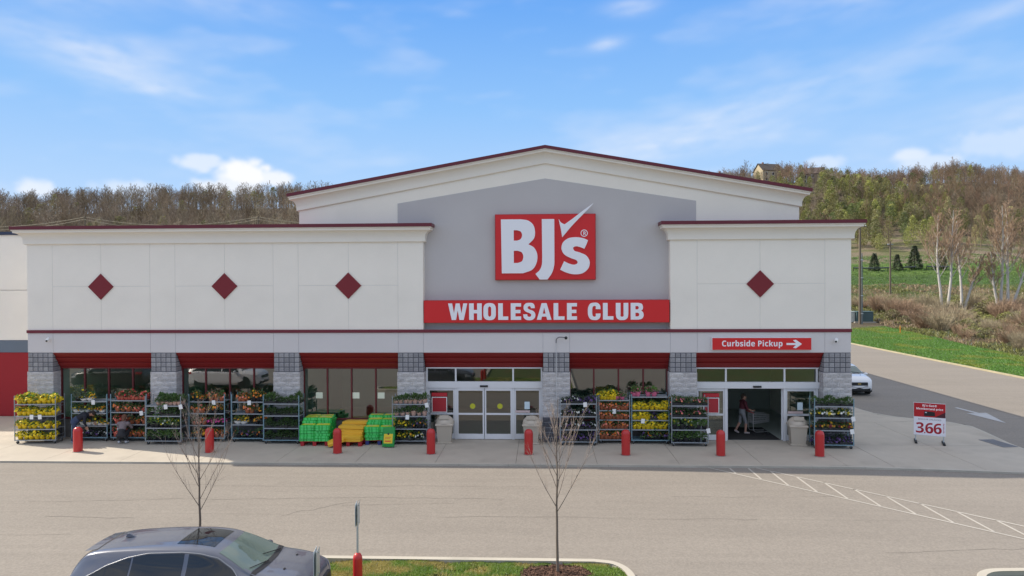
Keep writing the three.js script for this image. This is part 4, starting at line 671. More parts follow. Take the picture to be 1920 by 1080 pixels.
// ---------------------------------------------------------------- plant trolleys
const shelfGeo = new Map();
function trolley(name, label, x0, x1, z, shelves, contents, { depth = 0.6, top = 2.02, turn = 0, blue = false, cards = [] , who } = {}) {
  const w = x1 - x0, t = thing(name, label, 'plant trolley', [(x0 + x1) / 2, 0, z], turn, 'plant trolleys along the storefront'), P = blue ? M.steelBlue : M.steel;
  for (const sx of [-1, 1]) for (const sz of [0, -depth]) mesh('post', rbox(sx * w / 2 - 0.017, sx * w / 2 + 0.017, 0.13, top, sz - 0.017, sz + 0.017, 0.005, 1), P, t);
  for (const sx of [-1, 1]) mesh('side_rail', merge([0.35, 0.95, 1.55].map((y) => rod(V(sx * w / 2, y, 0), V(sx * w / 2, y, -depth), 0.012, 0.012, 6))), P, t);
  shelves.forEach((y, k) => { const g = merge([box(-w / 2 + 0.023, w / 2 - 0.023, y - 0.012, y, -depth, 0), box(-w / 2 + 0.023, w / 2 - 0.023, y - 0.032, y + 0.008, 0, 0.012), box(-w / 2 + 0.023, w / 2 - 0.023, y - 0.04, y + 0.01, -depth - 0.012, -depth)]); mesh('shelf', g, k ? M.shelf : P, t); });
  for (const sx of [-1, 1]) for (const sz of [-0.06, -depth + 0.06]) { const c = part('caster', t); c.position.set(sx * (w / 2 - 0.08), 0, sz); mesh('wheel', new THREE.CylinderGeometry(0.06, 0.06, 0.035, 14).rotateZ(Math.PI / 2).rotateY(0.5 * sx).translate(0, 0.06, 0), M.rubber, c); mesh('fork', box(-0.025, 0.025, 0.06, 0.14, -0.03, 0.03), M.steel, c); }
  for (const [fx, k] of cards) mesh('price_card', box(-0.075, 0.075, -0.13, 0.06, 0, 0.006).rotateZ((fx - 0.5) * 0.4).translate(lerp(-w / 2, w / 2, fx), shelves[k], 0.02), M.card, t);
  t.updateMatrixWorld();
  const ord = ['bottom', 'second', 'third', 'fourth', 'top'];
  contents.forEach((row, k) => {
    const y = shelves[k]; let n0 = 0;
    for (const [kind, n, a, b, rows = 1] of row) {
      const label = PL.K[kind][1] + ', ' + (k === shelves.length - 1 ? 'top' : ord[k]) + ' shelf, ' + who, group = 'plants on the ' + who;
      for (let j = 0; j < rows; j++) for (let i = 0; i < n; i++) {
        const f = n > 1 ? a + (b - a) * i / (n - 1) : (a + b) / 2, tray = PL.K[kind][2] === 'tray';
        const p = V(lerp(-w / 2 + 0.13, w / 2 - 0.13, f) + 0.03 * (hash2(i, k + j * 9) - 0.5), y, tray ? -0.27 : -0.14 - j * 0.28 + 0.03 * (hash2(i + 7, k) - 0.5)).applyMatrix4(t.matrixWorld);
        PL.place(kind, p.x, p.y, p.z, 6 * hash2(i + n0, k + 11 * j), label, group, n0++);
      }
    }
  });
}
const S4 = [0.17, 0.66, 1.17, 1.68];
trolley('plant_trolley', 'galvanised trolley of yellow potted pansies in front of the end column by the red wall', -22.1, -20.4, 0.86, [0.17, 0.62, 1.17, 1.67], [[['yp', 7, 0.02, 0.98]], [['yp', 4, 0.0, 0.42], ['yp', 3, 0.62, 1]], [['yp', 5, 0, 0.55], ['yp', 4, 0.66, 1]], [['yp', 8, 0, 1, 2]]], { cards: [[0.42, 2], [0.62, 2]], who: 'yellow pansy trolley', turn: 0.06 });
trolley('plant_trolley', 'trolley of white bowls with yellow flowers behind the stooping person', -20.05, -18.5, 0.33, [0.17, 0.66, 1.20, 1.70], [[['pv', 3, 0.35, 1]], [['yb', 5, 0.25, 1]], [['yb', 4, 0.02, 0.6], ['ob', 1, 0.86, 0.9]], [['yb', 2, 0.28, 0.5], ['tall', 2, 0.05, 0.22]]], { blue: true, cards: [[0.62, 3]], who: 'stooping person trolley' });
trolley('plant_trolley', 'trolley of coral and red flowers beside the crouching shopper', -18.35, -16.8, 0.30, [0.17, 0.72, 1.24, 1.74], [[['rd', 3, 0.02, 0.3], ['or', 4, 0.5, 1]], [['rd', 2, 0.05, 0.25], ['or', 3, 0.55, 0.95]], [['or', 4, 0.08, 0.62], ['rd', 2, 0.75, 0.95]], [['rd', 8, 0.12, 0.98, 2]]], { blue: true, cards: [[0.86, 2]], who: 'coral flower trolley' });
trolley('plant_trolley', 'trolley of leafy green pots standing before the block column next to red flowers', -16.5, -15.0, 0.88, [0.17, 0.70, 1.20, 1.62], [[['gk', 7, 0.02, 0.98]], [['gy', 7, 0.08, 0.98]], [['gk', 2, 0.05, 0.4], ['gt', 4, 0.5, 1]], [['gb', 6, 0.3, 1, 2]]], { cards: [[0.58, 3], [1.0, 3]], who: 'leafy green trolley' });
trolley('plant_trolley', 'trolley with orange flowers and a magenta row behind the twiggy young tree', -14.95, -13.42, 0.30, [0.17, 0.70, 1.20, 1.70], [[['mx', 4, 0.05, 0.6], ['or', 2, 0.8, 1]], [['or', 3, 0.02, 0.35], ['mg', 4, 0.55, 0.98]], [['or', 3, 0.05, 0.3], ['mx', 3, 0.6, 0.95]], [['mx', 4, 0.1, 0.55], ['or', 3, 0.62, 0.95]]], { blue: true, cards: [[0.7, 3]], who: 'magenta row trolley' });
trolley('plant_trolley', 'sparse trolley of orange and white flowers next to dense green seedling trays', -13.1, -11.72, 0.32, [0.17, 0.74, 1.20, 1.70], [[['rb', 5, 0.1, 0.98]], [['yb', 2, 0.08, 0.3], ['mx', 2, 0.8, 1]], [['or', 2, 0.45, 0.6], ['mx', 2, 0.85, 1]], [['or', 3, 0.15, 0.45], ['mx', 4, 0.55, 1]]], { blue: true, cards: [[0.55, 3]], who: 'sparse orange trolley' });
trolley('plant_trolley', 'trolley packed with dark green seedling trays beside the green bag stack', -11.62, -10.12, 0.62, [0.17, 0.66, 1.18, 1.68], [[['gt', 6, 0.02, 1]], [['gt', 6, 0.02, 1]], [['gt', 6, 0.02, 1]], [['gt', 6, 0, 1]]], { blue: true, cards: [], who: 'seedling trolley beside bags' });
trolley('plant_trolley', 'trolley with leafy trays above gold flowers between the bag stack and the closed doors', -6.2, -4.72, 0.62, [0.17, 0.66, 1.18, 1.68], [[['yt', 3, 0.05, 0.45], ['wy', 2, 0.52, 0.75]], [['yt', 3, 0.02, 0.45], ['rb', 3, 0.6, 1]], [['gb', 6, 0.02, 0.98]], [['gb', 7, 0, 0.98]]], { cards: [[0.96, 3], [0.42, 2]], who: 'closed doors trolley' });
trolley('plant_trolley', 'trolley of dark purple pansy trays in front of the column with the thin conduit', 0.72, 2.2, 0.62, [0.17, 0.66, 1.20, 1.72], [[['pu', 6, 0, 1]], [['pv', 6, 0, 1]], [['pv', 6, 0, 1]], [['pv', 3, 0, 0.4], ['pu', 4, 0.5, 1]]], { cards: [[0.68, 3]], who: 'purple pansy trolley' });
trolley('plant_trolley', 'narrow trolley of orange flower pots with yellow pots on top', 2.32, 3.58, 0.24, [0.17, 0.60, 0.99, 1.38, 1.80], [[['or', 7, 0, 1]], [['or', 7, 0, 1]], [['or', 7, 0, 1]], [['or', 7, 0, 1]], [['yp', 5, 0, 0.55, 2], ['pk', 2, 0.62, 0.85]]], { cards: [[0.5, 3]], who: 'narrow orange trolley' });
trolley('plant_trolley', 'blue trolley of bright yellow pansies with pink pots on top', 3.66, 5.18, 0.28, [0.17, 0.60, 0.99, 1.40, 1.95], [[['gk', 3, 0.35, 0.7], ['rb', 4, 0.4, 1]], [['yp', 8, 0, 1]], [['yp', 5, 0, 0.5], ['pu', 1, 0.62, 0.64], ['yp', 3, 0.8, 1]], [['yp', 8, 0, 1]], [['pk', 2, 0.0, 0.12], ['pk', 2, 0.45, 0.65]]], { blue: true, cards: [[0.3, 2]], top: 2.05, who: 'blue yellow-pansy trolley' });
trolley('plant_trolley', 'trolley of green plants with pink buds against the red poster of the open doorway', 5.22, 6.68, 0.66, [0.17, 0.68, 1.18, 1.66], [[['gk', 6, 0, 1]], [['gy', 3, 0, 0.5], ['gk', 3, 0.6, 1]], [['gp', 6, 0, 1]], [['gp', 6, 0, 1]]], { cards: [[1.0, 1]], who: 'open doorway trolley' });
trolley('plant_trolley', 'trolley of dark and white pansy trays standing at the outer end column', 10.82, 12.32, 0.92, [0.17, 0.74, 1.24, 1.70], [[['pu', 6, 0, 1]], [['go', 6, 0, 1]], [['wy', 6, 0, 1]], [['gt', 6, 0, 1]]], { blue: true, cards: [[0.95, 1], [0.98, 2]], turn: -0.05, who: 'end column trolley' });

// ---------------------------------------------------------------- bagged soil on pallets
{
  const cv = (w, h, fn) => { const c = document.createElement('canvas'); c.width = w; c.height = h; fn(c.getContext('2d'), w, h); const t = new THREE.CanvasTexture(c); t.colorSpace = THREE.SRGBColorSpace; return t; };
  const greenPrint = cv(256, 256, (g, w, h) => { g.fillStyle = '#26b54a'; g.fillRect(0, 0, w, h); g.fillStyle = '#189a3a'; for (let i = 0; i < 6; i++) g.fillRect(0, 20 + i * 42, w, 5); g.fillStyle = '#d8cf2a'; g.beginPath(); g.moveTo(22, 60); g.lineTo(236, 44); g.lineTo(240, 214); g.lineTo(18, 224); g.closePath(); g.fill(); g.fillStyle = '#c96a1e'; g.fillRect(70, 130, 60, 26); g.fillStyle = '#e6f3e0'; g.fillRect(60, 86, 130, 12); g.fillRect(60, 106, 90, 8); g.fillStyle = '#4fd070'; for (const [a, w2] of [[24, 40], [92, 22], [140, 54], [212, 18]]) { g.fillRect(a, 0, w2, 12); g.fillRect(a, 244, w2, 12); } g.fillStyle = '#22a846'; g.fillRect(70, 244, 14, 12); g.fillRect(120, 244, 14, 12); });
  const yellowPrint = cv(256, 256, (g, w, h) => { g.fillStyle = '#e8b534'; g.fillRect(0, 0, w, h); g.fillStyle = '#cf962a'; for (let i = 0; i < 9; i++) g.fillRect(10, 16 + i * 27, w - 20, 3); g.fillStyle = '#3d2a12'; g.fillRect(170, 150, 34, 22); g.fillStyle = '#f0cf6a'; g.fillRect(40, 60, 110, 14); });
  const greenBag = phys(1, 1, 1, 0.38, { map: greenPrint, clearcoat: 0.2, clearcoatRoughness: 0.3 }), yellowBag = phys(1, 1, 1, 0.45, { map: yellowPrint, clearcoat: 0.15, clearcoatRoughness: 0.35 });
  const pillow = (seed, w, h, d) => { const g = new THREE.BoxGeometry(w, h, d, 8, 2, 6), p = g.attributes.position, uv = g.attributes.uv; for (let i = 0; i < p.count; i++) { const x = p.getX(i) / (w / 2), y = p.getY(i) / (h / 2), z = p.getZ(i) / (d / 2), e = Math.max(Math.abs(x), Math.abs(z)), k = 1 - 0.42 * Math.pow(e, 7), n = 0.22 * (fbm(x * 2 + seed, z * 2 + seed * 3, 3) - 0.5); p.setXYZ(i, p.getX(i) * (1 - 0.03 * z * z + n * 0.4), p.getY(i) * k * (1 + n), p.getZ(i) * (1 - 0.03 * x * x + n * 0.3)); uv.setXY(i, x * 0.5 + 0.5, 0.5 - z * 0.5); } g.computeVertexNormals(); return g; };
  function pallet(label, x, z, turn, top, bottom) {
    const t = thing('pallet', label, 'pallet', [x, 0, z], turn);
    for (let i = 0; i < 5; i++) mesh('deck_board', rbox(-0.6, 0.6, 0.165, 0.185, -0.05 - i * 0.275, 0.05 - i * 0.275, 0.004, 1), top, t);
    for (const bx of [-0.5, 0, 0.5]) for (const bz of [0, -0.55, -1.1]) mesh('block', rbox(bx - 0.07, bx + 0.07, 0.022, 0.165, bz - 0.05, bz + 0.05, 0.005, 1), bottom, t);
    for (const bx of [-0.5, 0, 0.5]) mesh('skid', rbox(bx - 0.06, bx + 0.06, 0, 0.022, -1.15, 0.05, 0.004, 1), bottom, t);
    t.updateMatrixWorld(); return t;
  }
  const red = mat(0.42, 0.02, 0.025, 0.7), blue = mat(0.03, 0.05, 0.22, 0.7);
  function stack(p, label, group, name, m, geos, w, h, d, rows) {   // rows front to back: [layers, bags across]
    const r = rng(Math.round(p.position.x * 100) + 5000); let n = 0;
    rows.forEach(([layers, across, dz], k) => { for (let j = 0; j < layers; j++) for (let i = 0; i < across; i++) { const b = mesh(name, geos[Math.floor(r() * geos.length)], m); tag(b, label, 'soil bag', group); b.position.set((i - (across - 1) / 2) * w * 0.985 + 0.06 * (r() - 0.5), 0.185 + h * 0.88 * (j + 0.5), dz + 0.07 * (r() - 0.5)).applyMatrix4(p.matrixWorld); b.rotation.set((r() - 0.5) * 0.07, p.rotation.y + (r() - 0.5) * 0.16, (r() - 0.5) * 0.04); n++; } });
  }
  const gg = [1, 2, 3].map((s) => pillow(s, 0.63, 0.155, 0.44)), yg = [4, 5, 6].map((s) => pillow(s, 1.12, 0.16, 0.46));
  const p1 = pallet('all red pallet under the taller green bag stack', -9.38, 0.88, 0.05, red, red), p2 = pallet('red pallet under the yellow bags', -7.98, 0.90, -0.06, red, red), p3 = pallet('red topped pallet with blue base under green bags', -6.75, 0.62, 0.03, red, blue);
  stack(p1, 'plump green printed soil bag stacked on the all red pallet', 'green bags on the all red pallet', 'soil_bag', greenBag, gg, 0.60, 0.125, 0.42, [[6, 2, -0.16], [8, 2, -0.58], [8, 2, -0.98]]);
  stack(p2, 'flat yellow mulch bag stacked on the red pallet', 'yellow bags on the red pallet', 'mulch_bag', yellowBag, yg, 1.1, 0.125, 0.42, [[2, 1, -0.14], [5, 1, -0.55], [6, 1, -0.96]]);
  stack(p3, 'plump green printed soil bag stacked on the blue based pallet', 'green bags on the blue based pallet', 'soil_bag', greenBag, gg, 0.60, 0.125, 0.42, [[5, 2, -0.16], [7, 2, -0.58], [8, 2, -0.98]]);
  const y0 = mesh('mulch_bag', yg[1], yellowBag); tag(y0, 'slipped yellow mulch bag sagging off the front of its pallet', 'soil bag'); y0.scale.set(0.6, 1.1, 1); y0.position.set(-8.45, 0.22, 1.02); y0.rotation.set(0.2, 0.3, 0.25);
  const lb = mesh('leaning_bag', pillow(9, 0.5, 0.15, 0.78), phys(1, 1, 1, 0.4, { map: cv(256, 384, (g, w, h) => { g.fillStyle = '#158a35'; g.fillRect(0, 0, w, h); g.fillStyle = '#e3c21f'; g.fillRect(34, 130, 190, 190); g.fillStyle = '#25301a'; g.beginPath(); g.arc(128, 132, 22, 0, 7); g.fill(); g.fillStyle = '#c97b1d'; g.fillRect(60, 190, 130, 14); g.fillRect(60, 216, 110, 12); g.fillStyle = '#d8571f'; g.fillRect(60, 262, 130, 26); }) }));
  tag(lb, 'green and yellow bag leaning upright against the bag stack', 'soil bag'); lb.position.set(-6.27, 0.40, 1.02); lb.rotation.set(Math.PI / 2 - 0.32, 0, 0.10);
}

// ---------------------------------------------------------------- price board
{
  const c = document.createElement('canvas'); c.width = 512; c.height = 600; const g = c.getContext('2d');
  g.fillStyle = '#b8141f'; g.fillRect(0, 0, 512, 260); g.fillStyle = '#4a1522'; g.beginPath(); g.moveTo(512, 150); g.lineTo(330, 260); g.lineTo(512, 260); g.fill();
  g.fillStyle = '#15161c'; g.beginPath(); g.moveTo(170, 150); g.lineTo(340, 160); g.lineTo(345, 235); g.lineTo(165, 240); g.fill(); g.fillStyle = '#c9cdd6'; g.fillRect(182, 165, 30, 18);
  g.fillStyle = '#fff'; g.textAlign = 'center'; g.font = 'bold 52px sans-serif'; g.fillText("BJ's Gas®", 256, 62); g.font = 'bold 50px sans-serif'; g.fillText('Membercard price', 256, 124, 440);
  g.fillStyle = '#e9e6ec'; g.fillRect(0, 260, 512, 340); g.fillStyle = '#74707c'; g.font = '40px sans-serif'; g.fillText('REGULAR UNLEADED', 256, 318, 430);
  g.fillStyle = '#a81226'; g.font = 'bold 270px sans-serif'; g.fillText('3', 100, 560, 150); g.fillText('6', 250, 560, 150); g.fillText('6', 385, 560, 150); g.fillRect(166, 540, 22, 22);
  g.save(); g.translate(482, 450); g.rotate(Math.PI / 2); g.font = 'bold 30px sans-serif'; g.fillText('PER GALLON', 0, 10, 180); g.restore();
  const tx = new THREE.CanvasTexture(c); tx.colorSpace = THREE.SRGBColorSpace;
  const s = thing('price_board', 'free-standing red and white price board reading 3.66 on the sidewalk corner', 'price board', [15.87, 0, -0.18], -0.42); s.scale.set(0.9, 0.97, 0.9);
  mesh('panel', rbox(-0.63, 0.63, 0.32, 1.70, -0.02, 0.02, 0.006), mat(0.75, 0.75, 0.77, 0.6), s);
  mesh('printed_face', new THREE.PlaneGeometry(1.24, 1.36).translate(0, 1.01, 0.024), mat(1, 1, 1, 0.5, { map: tx }), s);
  for (const x of [-0.55, 0.55]) { mesh('leg', rbox(x - 0.025, x + 0.025, 0.08, 0.4, -0.07, -0.022, 0.005), M.galv, s); mesh('foot', rbox(x - 0.05, x + 0.05, 0, 0.08, -0.42, 0.36, 0.02), M.rubber, s); }
}

// ---------------------------------------------------------------- people
function fieldMesh(sdf, lo, hi, cell) {
  const size = Math.max(hi.x - lo.x, hi.y - lo.y, hi.z - lo.z) / 2, res = Math.min(150, Math.ceil(size * 2 / cell)), mc = new MarchingCubes(res, new THREE.MeshBasicMaterial(), false, false, 120000), c = lo.clone().add(hi).multiplyScalar(0.5), half = res / 2, q = V(0, 0, 0);
  for (let k = 0; k < res; k++) for (let j = 0; j < res; j++) for (let i = 0; i < res; i++) { q.set(c.x + (i - half) / half * size, c.y + (j - half) / half * size, c.z + (k - half) / half * size); mc.field[k * res * res + j * res + i] = q.x < lo.x || q.y < lo.y || q.z < lo.z || q.x > hi.x || q.y > hi.y || q.z > hi.z ? -1 : -sdf(q); }
  mc.isolation = 0; mc.update();
  const g = new THREE.BufferGeometry(), n = mc.count; g.setAttribute('position', new THREE.BufferAttribute(mc.positionArray.slice(0, n * 3), 3)); g.setAttribute('normal', new THREE.BufferAttribute(mc.normalArray.slice(0, n * 3), 3));
  g.scale(size, size, size); g.translate(c.x, c.y, c.z); return g;
}
const cap1 = (p, [a, b, r0, r1]) => { const x = b.x - a.x, y = b.y - a.y, z = b.z - a.z, px = p.x - a.x, py = p.y - a.y, pz = p.z - a.z, t = clamp((px * x + py * y + pz * z) / (x * x + y * y + z * z || 1)), dx = px - x * t, dy = py - y * t, dz = pz - z * t; return Math.sqrt(dx * dx + dy * dy + dz * dz) - (r0 + (r1 - r0) * t); };
const smin = (a, b, k) => { const h = clamp(0.5 + 0.5 * (b - a) / k); return lerp(b, a, h) - k * h * (1 - h); };
// joints: a map of named points; clothes: [[bone names], colour]
function person(label, pos, turn, J, look) {
  const t = thing('person', label, 'person', pos, turn), v = Object.fromEntries(Object.entries(J).map(([k, a]) => [k, V(...a)]));
  const B = [['pelvis', 'belly', 0.145, 0.135, 'legs'], ['belly', 'chest', 0.135, 0.155, 'top'], ['chest', 'neck', 0.13, 0.06, 'top'], ['neck', 'head', 0.055, 0.06, 'skin'],
    ['chest', 'shoL', 0.11, 0.075, 'top'], ['chest', 'shoR', 0.11, 0.075, 'top'], ['shoL', 'elbL', 0.066, 0.05, 'sleeve'], ['shoR', 'elbR', 0.066, 0.05, 'sleeve'], ['elbL', 'wriL', 0.048, 0.032, 'fore'], ['elbR', 'wriR', 0.048, 0.032, 'fore'],
    ['pelvis', 'hipL', 0.13, 0.10, 'legs'], ['pelvis', 'hipR', 0.13, 0.10, 'legs'], ['hipL', 'kneL', 0.095, 0.065, 'legs'], ['hipR', 'kneR', 0.095, 0.065, 'legs'], ['kneL', 'ankL', 0.062, 0.042, 'shin'], ['kneR', 'ankR', 0.062, 0.042, 'shin'],
    ['ankL', 'toeL', 0.048, 0.038, 'shoe'], ['ankR', 'toeR', 0.048, 0.038, 'shoe']].map(([a, b, r0, r1, k]) => ({ bone: [v[a], v[b], r0, r1], k }));
  const col = { skin: [0.45, 0.25, 0.17], ...look };
  const paintBy = (g, bones) => { const p = g.attributes.position, c = new Float32Array(p.count * 3), q = V(0, 0, 0); for (let i = 0; i < p.count; i++) { q.fromBufferAttribute(p, i); let m = 9, k = 'skin'; for (const b of bones) { const d = cap1(q, b.bone); if (d < m) { m = d; k = b.k; } } c.set(col[k], i * 3); } g.setAttribute('color', new THREE.BufferAttribute(c, 3)); return g; };
  const all = Object.values(v), lo = all.reduce((m, p) => m.min(p), all[0].clone()).subScalar(0.22), hi = all.reduce((m, p) => m.max(p), all[0].clone()).addScalar(0.22);
  const body = paintBy(fieldMesh((p) => { let d = 9; for (const b of B) d = smin(d, cap1(p, b.bone), 0.035); return d; }, lo, hi, 0.018), B);
  const pieces = [body];
  // head with brow, nose, jaw, ears
  const h = v.head, f = v.face.clone().sub(h).normalize(), up = h.clone().sub(v.neck).normalize(), s = f.clone().cross(up).normalize(), at = (a, b, c) => h.clone().addScaledVector(f, a).addScaledVector(up, b).addScaledVector(s, c);
  const HB = [[at(-0.015, 0.045, 0), at(0.01, 0.03, 0), 0.098, 0.09], [at(0.03, -0.05, 0), at(0.045, -0.08, 0), 0.06, 0.042], [at(0.09, 0.02, 0), at(0.115, -0.02, 0), 0.012, 0.016], [at(0, 0.01, 0.088), at(-0.005, -0.03, 0.086), 0.018, 0.013], [at(0, 0.01, -0.088), at(-0.005, -0.03, -0.086), 0.018, 0.013], [v.neck, at(-0.02, -0.04, 0), 0.055, 0.058]].map((bone) => ({ bone, k: 'skin' }));
  const eye = [at(0.098, 0.015, 0.034), at(0.098, 0.015, -0.034)], mouth = [at(0.094, -0.062, 0.02), at(0.094, -0.062, -0.02)];
  pieces.push(paintBy(fieldMesh((p) => { let d = 9; for (const b of HB) d = smin(d, cap1(p, b.bone), 0.02); for (const e of eye) d = Math.max(d, 0.016 - p.distanceTo(e)); d = Math.max(d, 0.006 - cap1(p, [mouth[0], mouth[1], 0.002, 0.002])); return d; }, h.clone().subScalar(0.19), h.clone().addScalar(0.19), 0.007), HB));
  for (const e of eye) { const g = new THREE.SphereGeometry(0.014, 10, 8).translate(e.x - f.x * 0.008, e.y - f.y * 0.008, e.z - f.z * 0.008); g.deleteAttribute('uv'); const c = new Float32Array(g.attributes.position.count * 3).fill(0.05); g.setAttribute('color', new THREE.BufferAttribute(c, 3)); pieces.push(g.toNonIndexed()); }
  // hands: palm, four bent fingers, thumb from the palm's side
  for (const S of ['L', 'R']) {
    const w = v['wri' + S], d = w.clone().sub(v['elb' + S]).normalize(), side = (Math.abs(d.y) < 0.8 ? V(0, 1, 0) : V(0, 0, 1)).cross(d).normalize(), nrm = d.clone().cross(side).multiplyScalar(S === 'L' ? 1 : -1), A = (a, b, c) => w.clone().addScaledVector(d, a).addScaledVector(side, b).addScaledVector(nrm, c), hb = [{ bone: [A(-0.03, 0, 0), A(0.02, 0, 0), 0.031, 0.03], k: 'skin' }, { bone: [A(0.03, -0.022, 0), A(0.075, -0.026, 0), 0.018, 0.016], k: 'skin' }, { bone: [A(0.03, 0, 0), A(0.08, 0, 0), 0.02, 0.017], k: 'skin' }, { bone: [A(0.03, 0.022, 0), A(0.075, 0.026, 0), 0.018, 0.016], k: 'skin' }];
    [[-0.033, 0.062], [-0.011, 0.074], [0.011, 0.07], [0.032, 0.055]].forEach(([o, l]) => { const a = A(0.08, o, 0), b = A(0.08 + l * 0.5, o, 0.012), c = A(0.08 + l * 0.82, o, 0.04), e = A(0.08 + l * 0.8, o, 0.062); for (const [p, q] of [[a, b], [b, c], [c, e]]) hb.push({ bone: [p, q, 0.0092, 0.0085], k: 'skin' }); });
    for (const [p, q] of [[A(0.02, -0.03, 0.005), A(0.05, -0.058, 0.02)], [A(0.05, -0.058, 0.02), A(0.085, -0.062, 0.042)]]) hb.push({ bone: [p, q, 0.0115, 0.0095], k: 'skin' });
    pieces.push(paintBy(fieldMesh((p) => { let m = 9; for (const b of hb) m = smin(m, cap1(p, b.bone), 0.006); return m; }, w.clone().subScalar(0.17), w.clone().addScalar(0.17), 0.005), hb));
  }
  mesh('body', mergeGeometries(pieces.map((g) => { const o = g.index ? g.toNonIndexed() : g; o.deleteAttribute('uv'); return o; })), mat(1, 1, 1, 0.8, { vertexColors: true }), t);
  const hair = fieldMesh((p) => { let d = cap1(p, [at(-0.03, 0.065, 0), at(0.0, 0.06, 0), 0.103, 0.097]); d = smin(d, cap1(p, [at(-0.06, 0, 0), at(-0.07, look.hairLen ?? -0.06, 0), 0.075, 0.05]), 0.03); const cut = p.clone().sub(h); return Math.max(d, cut.dot(f) * 0.9 - cut.dot(up) * 0.75 - 0.012) + 0.006 * (noise(p.x * 90, p.y * 40 + p.z * 90) - 0.5); }, h.clone().subScalar(0.24), h.clone().addScalar(0.22), 0.009);
  mesh('hair', hair, mat(...look.hair, 0.85), t);
  return t;
}
// stooping into the trolley: local x is the way the person faces
person('person in navy jacket and jeans stooping into the trolley of white bowls', [-19.62, 0, 0.78], 0.45, {
  pelvis: [0, 0.93, 0], belly: [0.14, 1.05, 0], chest: [0.36, 1.16, 0], neck: [0.53, 1.20, 0], head: [0.63, 1.21, 0], face: [0.70, 1.10, 0], shoL: [0.42, 1.15, 0.18], shoR: [0.42, 1.15, -0.18], elbL: [0.40, 0.90, 0.25], wriL: [0.46, 0.72, 0.20], elbR: [0.58, 0.96, -0.24], wriR: [0.70, 0.84, -0.14],
  hipL: [-0.01, 0.90, 0.09], hipR: [-0.01, 0.90, -0.09], kneL: [0.05, 0.49, 0.11], kneR: [-0.02, 0.48, -0.11], ankL: [0.0, 0.07, 0.12], toeL: [0.17, 0.045, 0.14], ankR: [-0.10, 0.07, -0.12], toeR: [0.07, 0.045, -0.13] },
  { legs: [0.035, 0.055, 0.11], shin: [0.035, 0.055, 0.11], top: [0.010, 0.012, 0.022], sleeve: [0.010, 0.012, 0.022], fore: [0.010, 0.012, 0.022], shoe: [0.30, 0.36, 0.42], hair: [0.03, 0.02, 0.015] });
person('person in grey patterned top crouching at the trolley of coral flowers', [-17.60, 0, 0.72], 1.75, {
  pelvis: [-0.12, 0.40, 0], belly: [-0.04, 0.58, 0], chest: [0.10, 0.78, 0], neck: [0.18, 0.93, 0], head: [0.23, 1.03, 0], face: [0.32, 1.01, 0], shoL: [0.13, 0.82, 0.18], shoR: [0.13, 0.82, -0.18], elbL: [0.27, 0.62, 0.27], wriL: [0.46, 0.60, 0.20], elbR: [0.30, 0.64, -0.26], wriR: [0.50, 0.70, -0.16],
  hipL: [-0.12, 0.36, 0.09], hipR: [-0.12, 0.36, -0.09], kneL: [0.27, 0.50, 0.16], kneR: [0.27, 0.46, -0.15], ankL: [0.0, 0.08, 0.14], toeL: [0.17, 0.045, 0.16], ankR: [0.0, 0.08, -0.13], toeR: [0.17, 0.045, -0.15] },
  { legs: [0.025, 0.025, 0.03], shin: [0.025, 0.025, 0.03], top: [0.20, 0.16, 0.17], sleeve: [0.20, 0.16, 0.17], fore: [0.42, 0.23, 0.16], shoe: [0.55, 0.56, 0.58], hair: [0.14, 0.06, 0.035], hairLen: -0.16 });
{ const p = mesh('paper_list', new RoundedBoxGeometry(0.15, 0.21, 0.004, 1, 0.002).rotateX(-0.3).rotateZ(0.35), mat(0.8, 0.86, 0.84, 0.8)); p.position.set(-17.93, 0.60, 0.42); tag(p, 'white sheet of paper held beside the crouching shopper', 'paper'); }
person('person in maroon shirt and pale shorts pushing a shopping cart out of the doorway', [8.72, 0, -1.75], 0.2, {
  pelvis: [0, 0.95, 0], belly: [0.02, 1.10, 0], chest: [0.05, 1.32, 0], neck: [0.07, 1.50, 0], head: [0.09, 1.61, 0], face: [0.19, 1.59, 0.02], shoL: [0.05, 1.40, 0.19], shoR: [0.05, 1.40, -0.19], elbL: [0.12, 1.14, 0.25], wriL: [0.36, 1.05, 0.19], elbR: [0.12, 1.14, -0.25], wriR: [0.36, 1.05, -0.19],
  hipL: [0, 0.91, 0.09], hipR: [0, 0.91, -0.09], kneL: [0.13, 0.50, 0.10], kneR: [-0.06, 0.50, -0.10], ankL: [0.10, 0.08, 0.10], toeL: [0.27, 0.05, 0.11], ankR: [-0.26, 0.14, -0.10], toeR: [-0.12, 0.05, -0.11] },
  { legs: [0.22, 0.22, 0.23], shin: [0.46, 0.25, 0.18], top: [0.09, 0.012, 0.02], sleeve: [0.09, 0.012, 0.02], fore: [0.42, 0.23, 0.16], shoe: [0.5, 0.42, 0.4], hair: [0.05, 0.035, 0.025] });
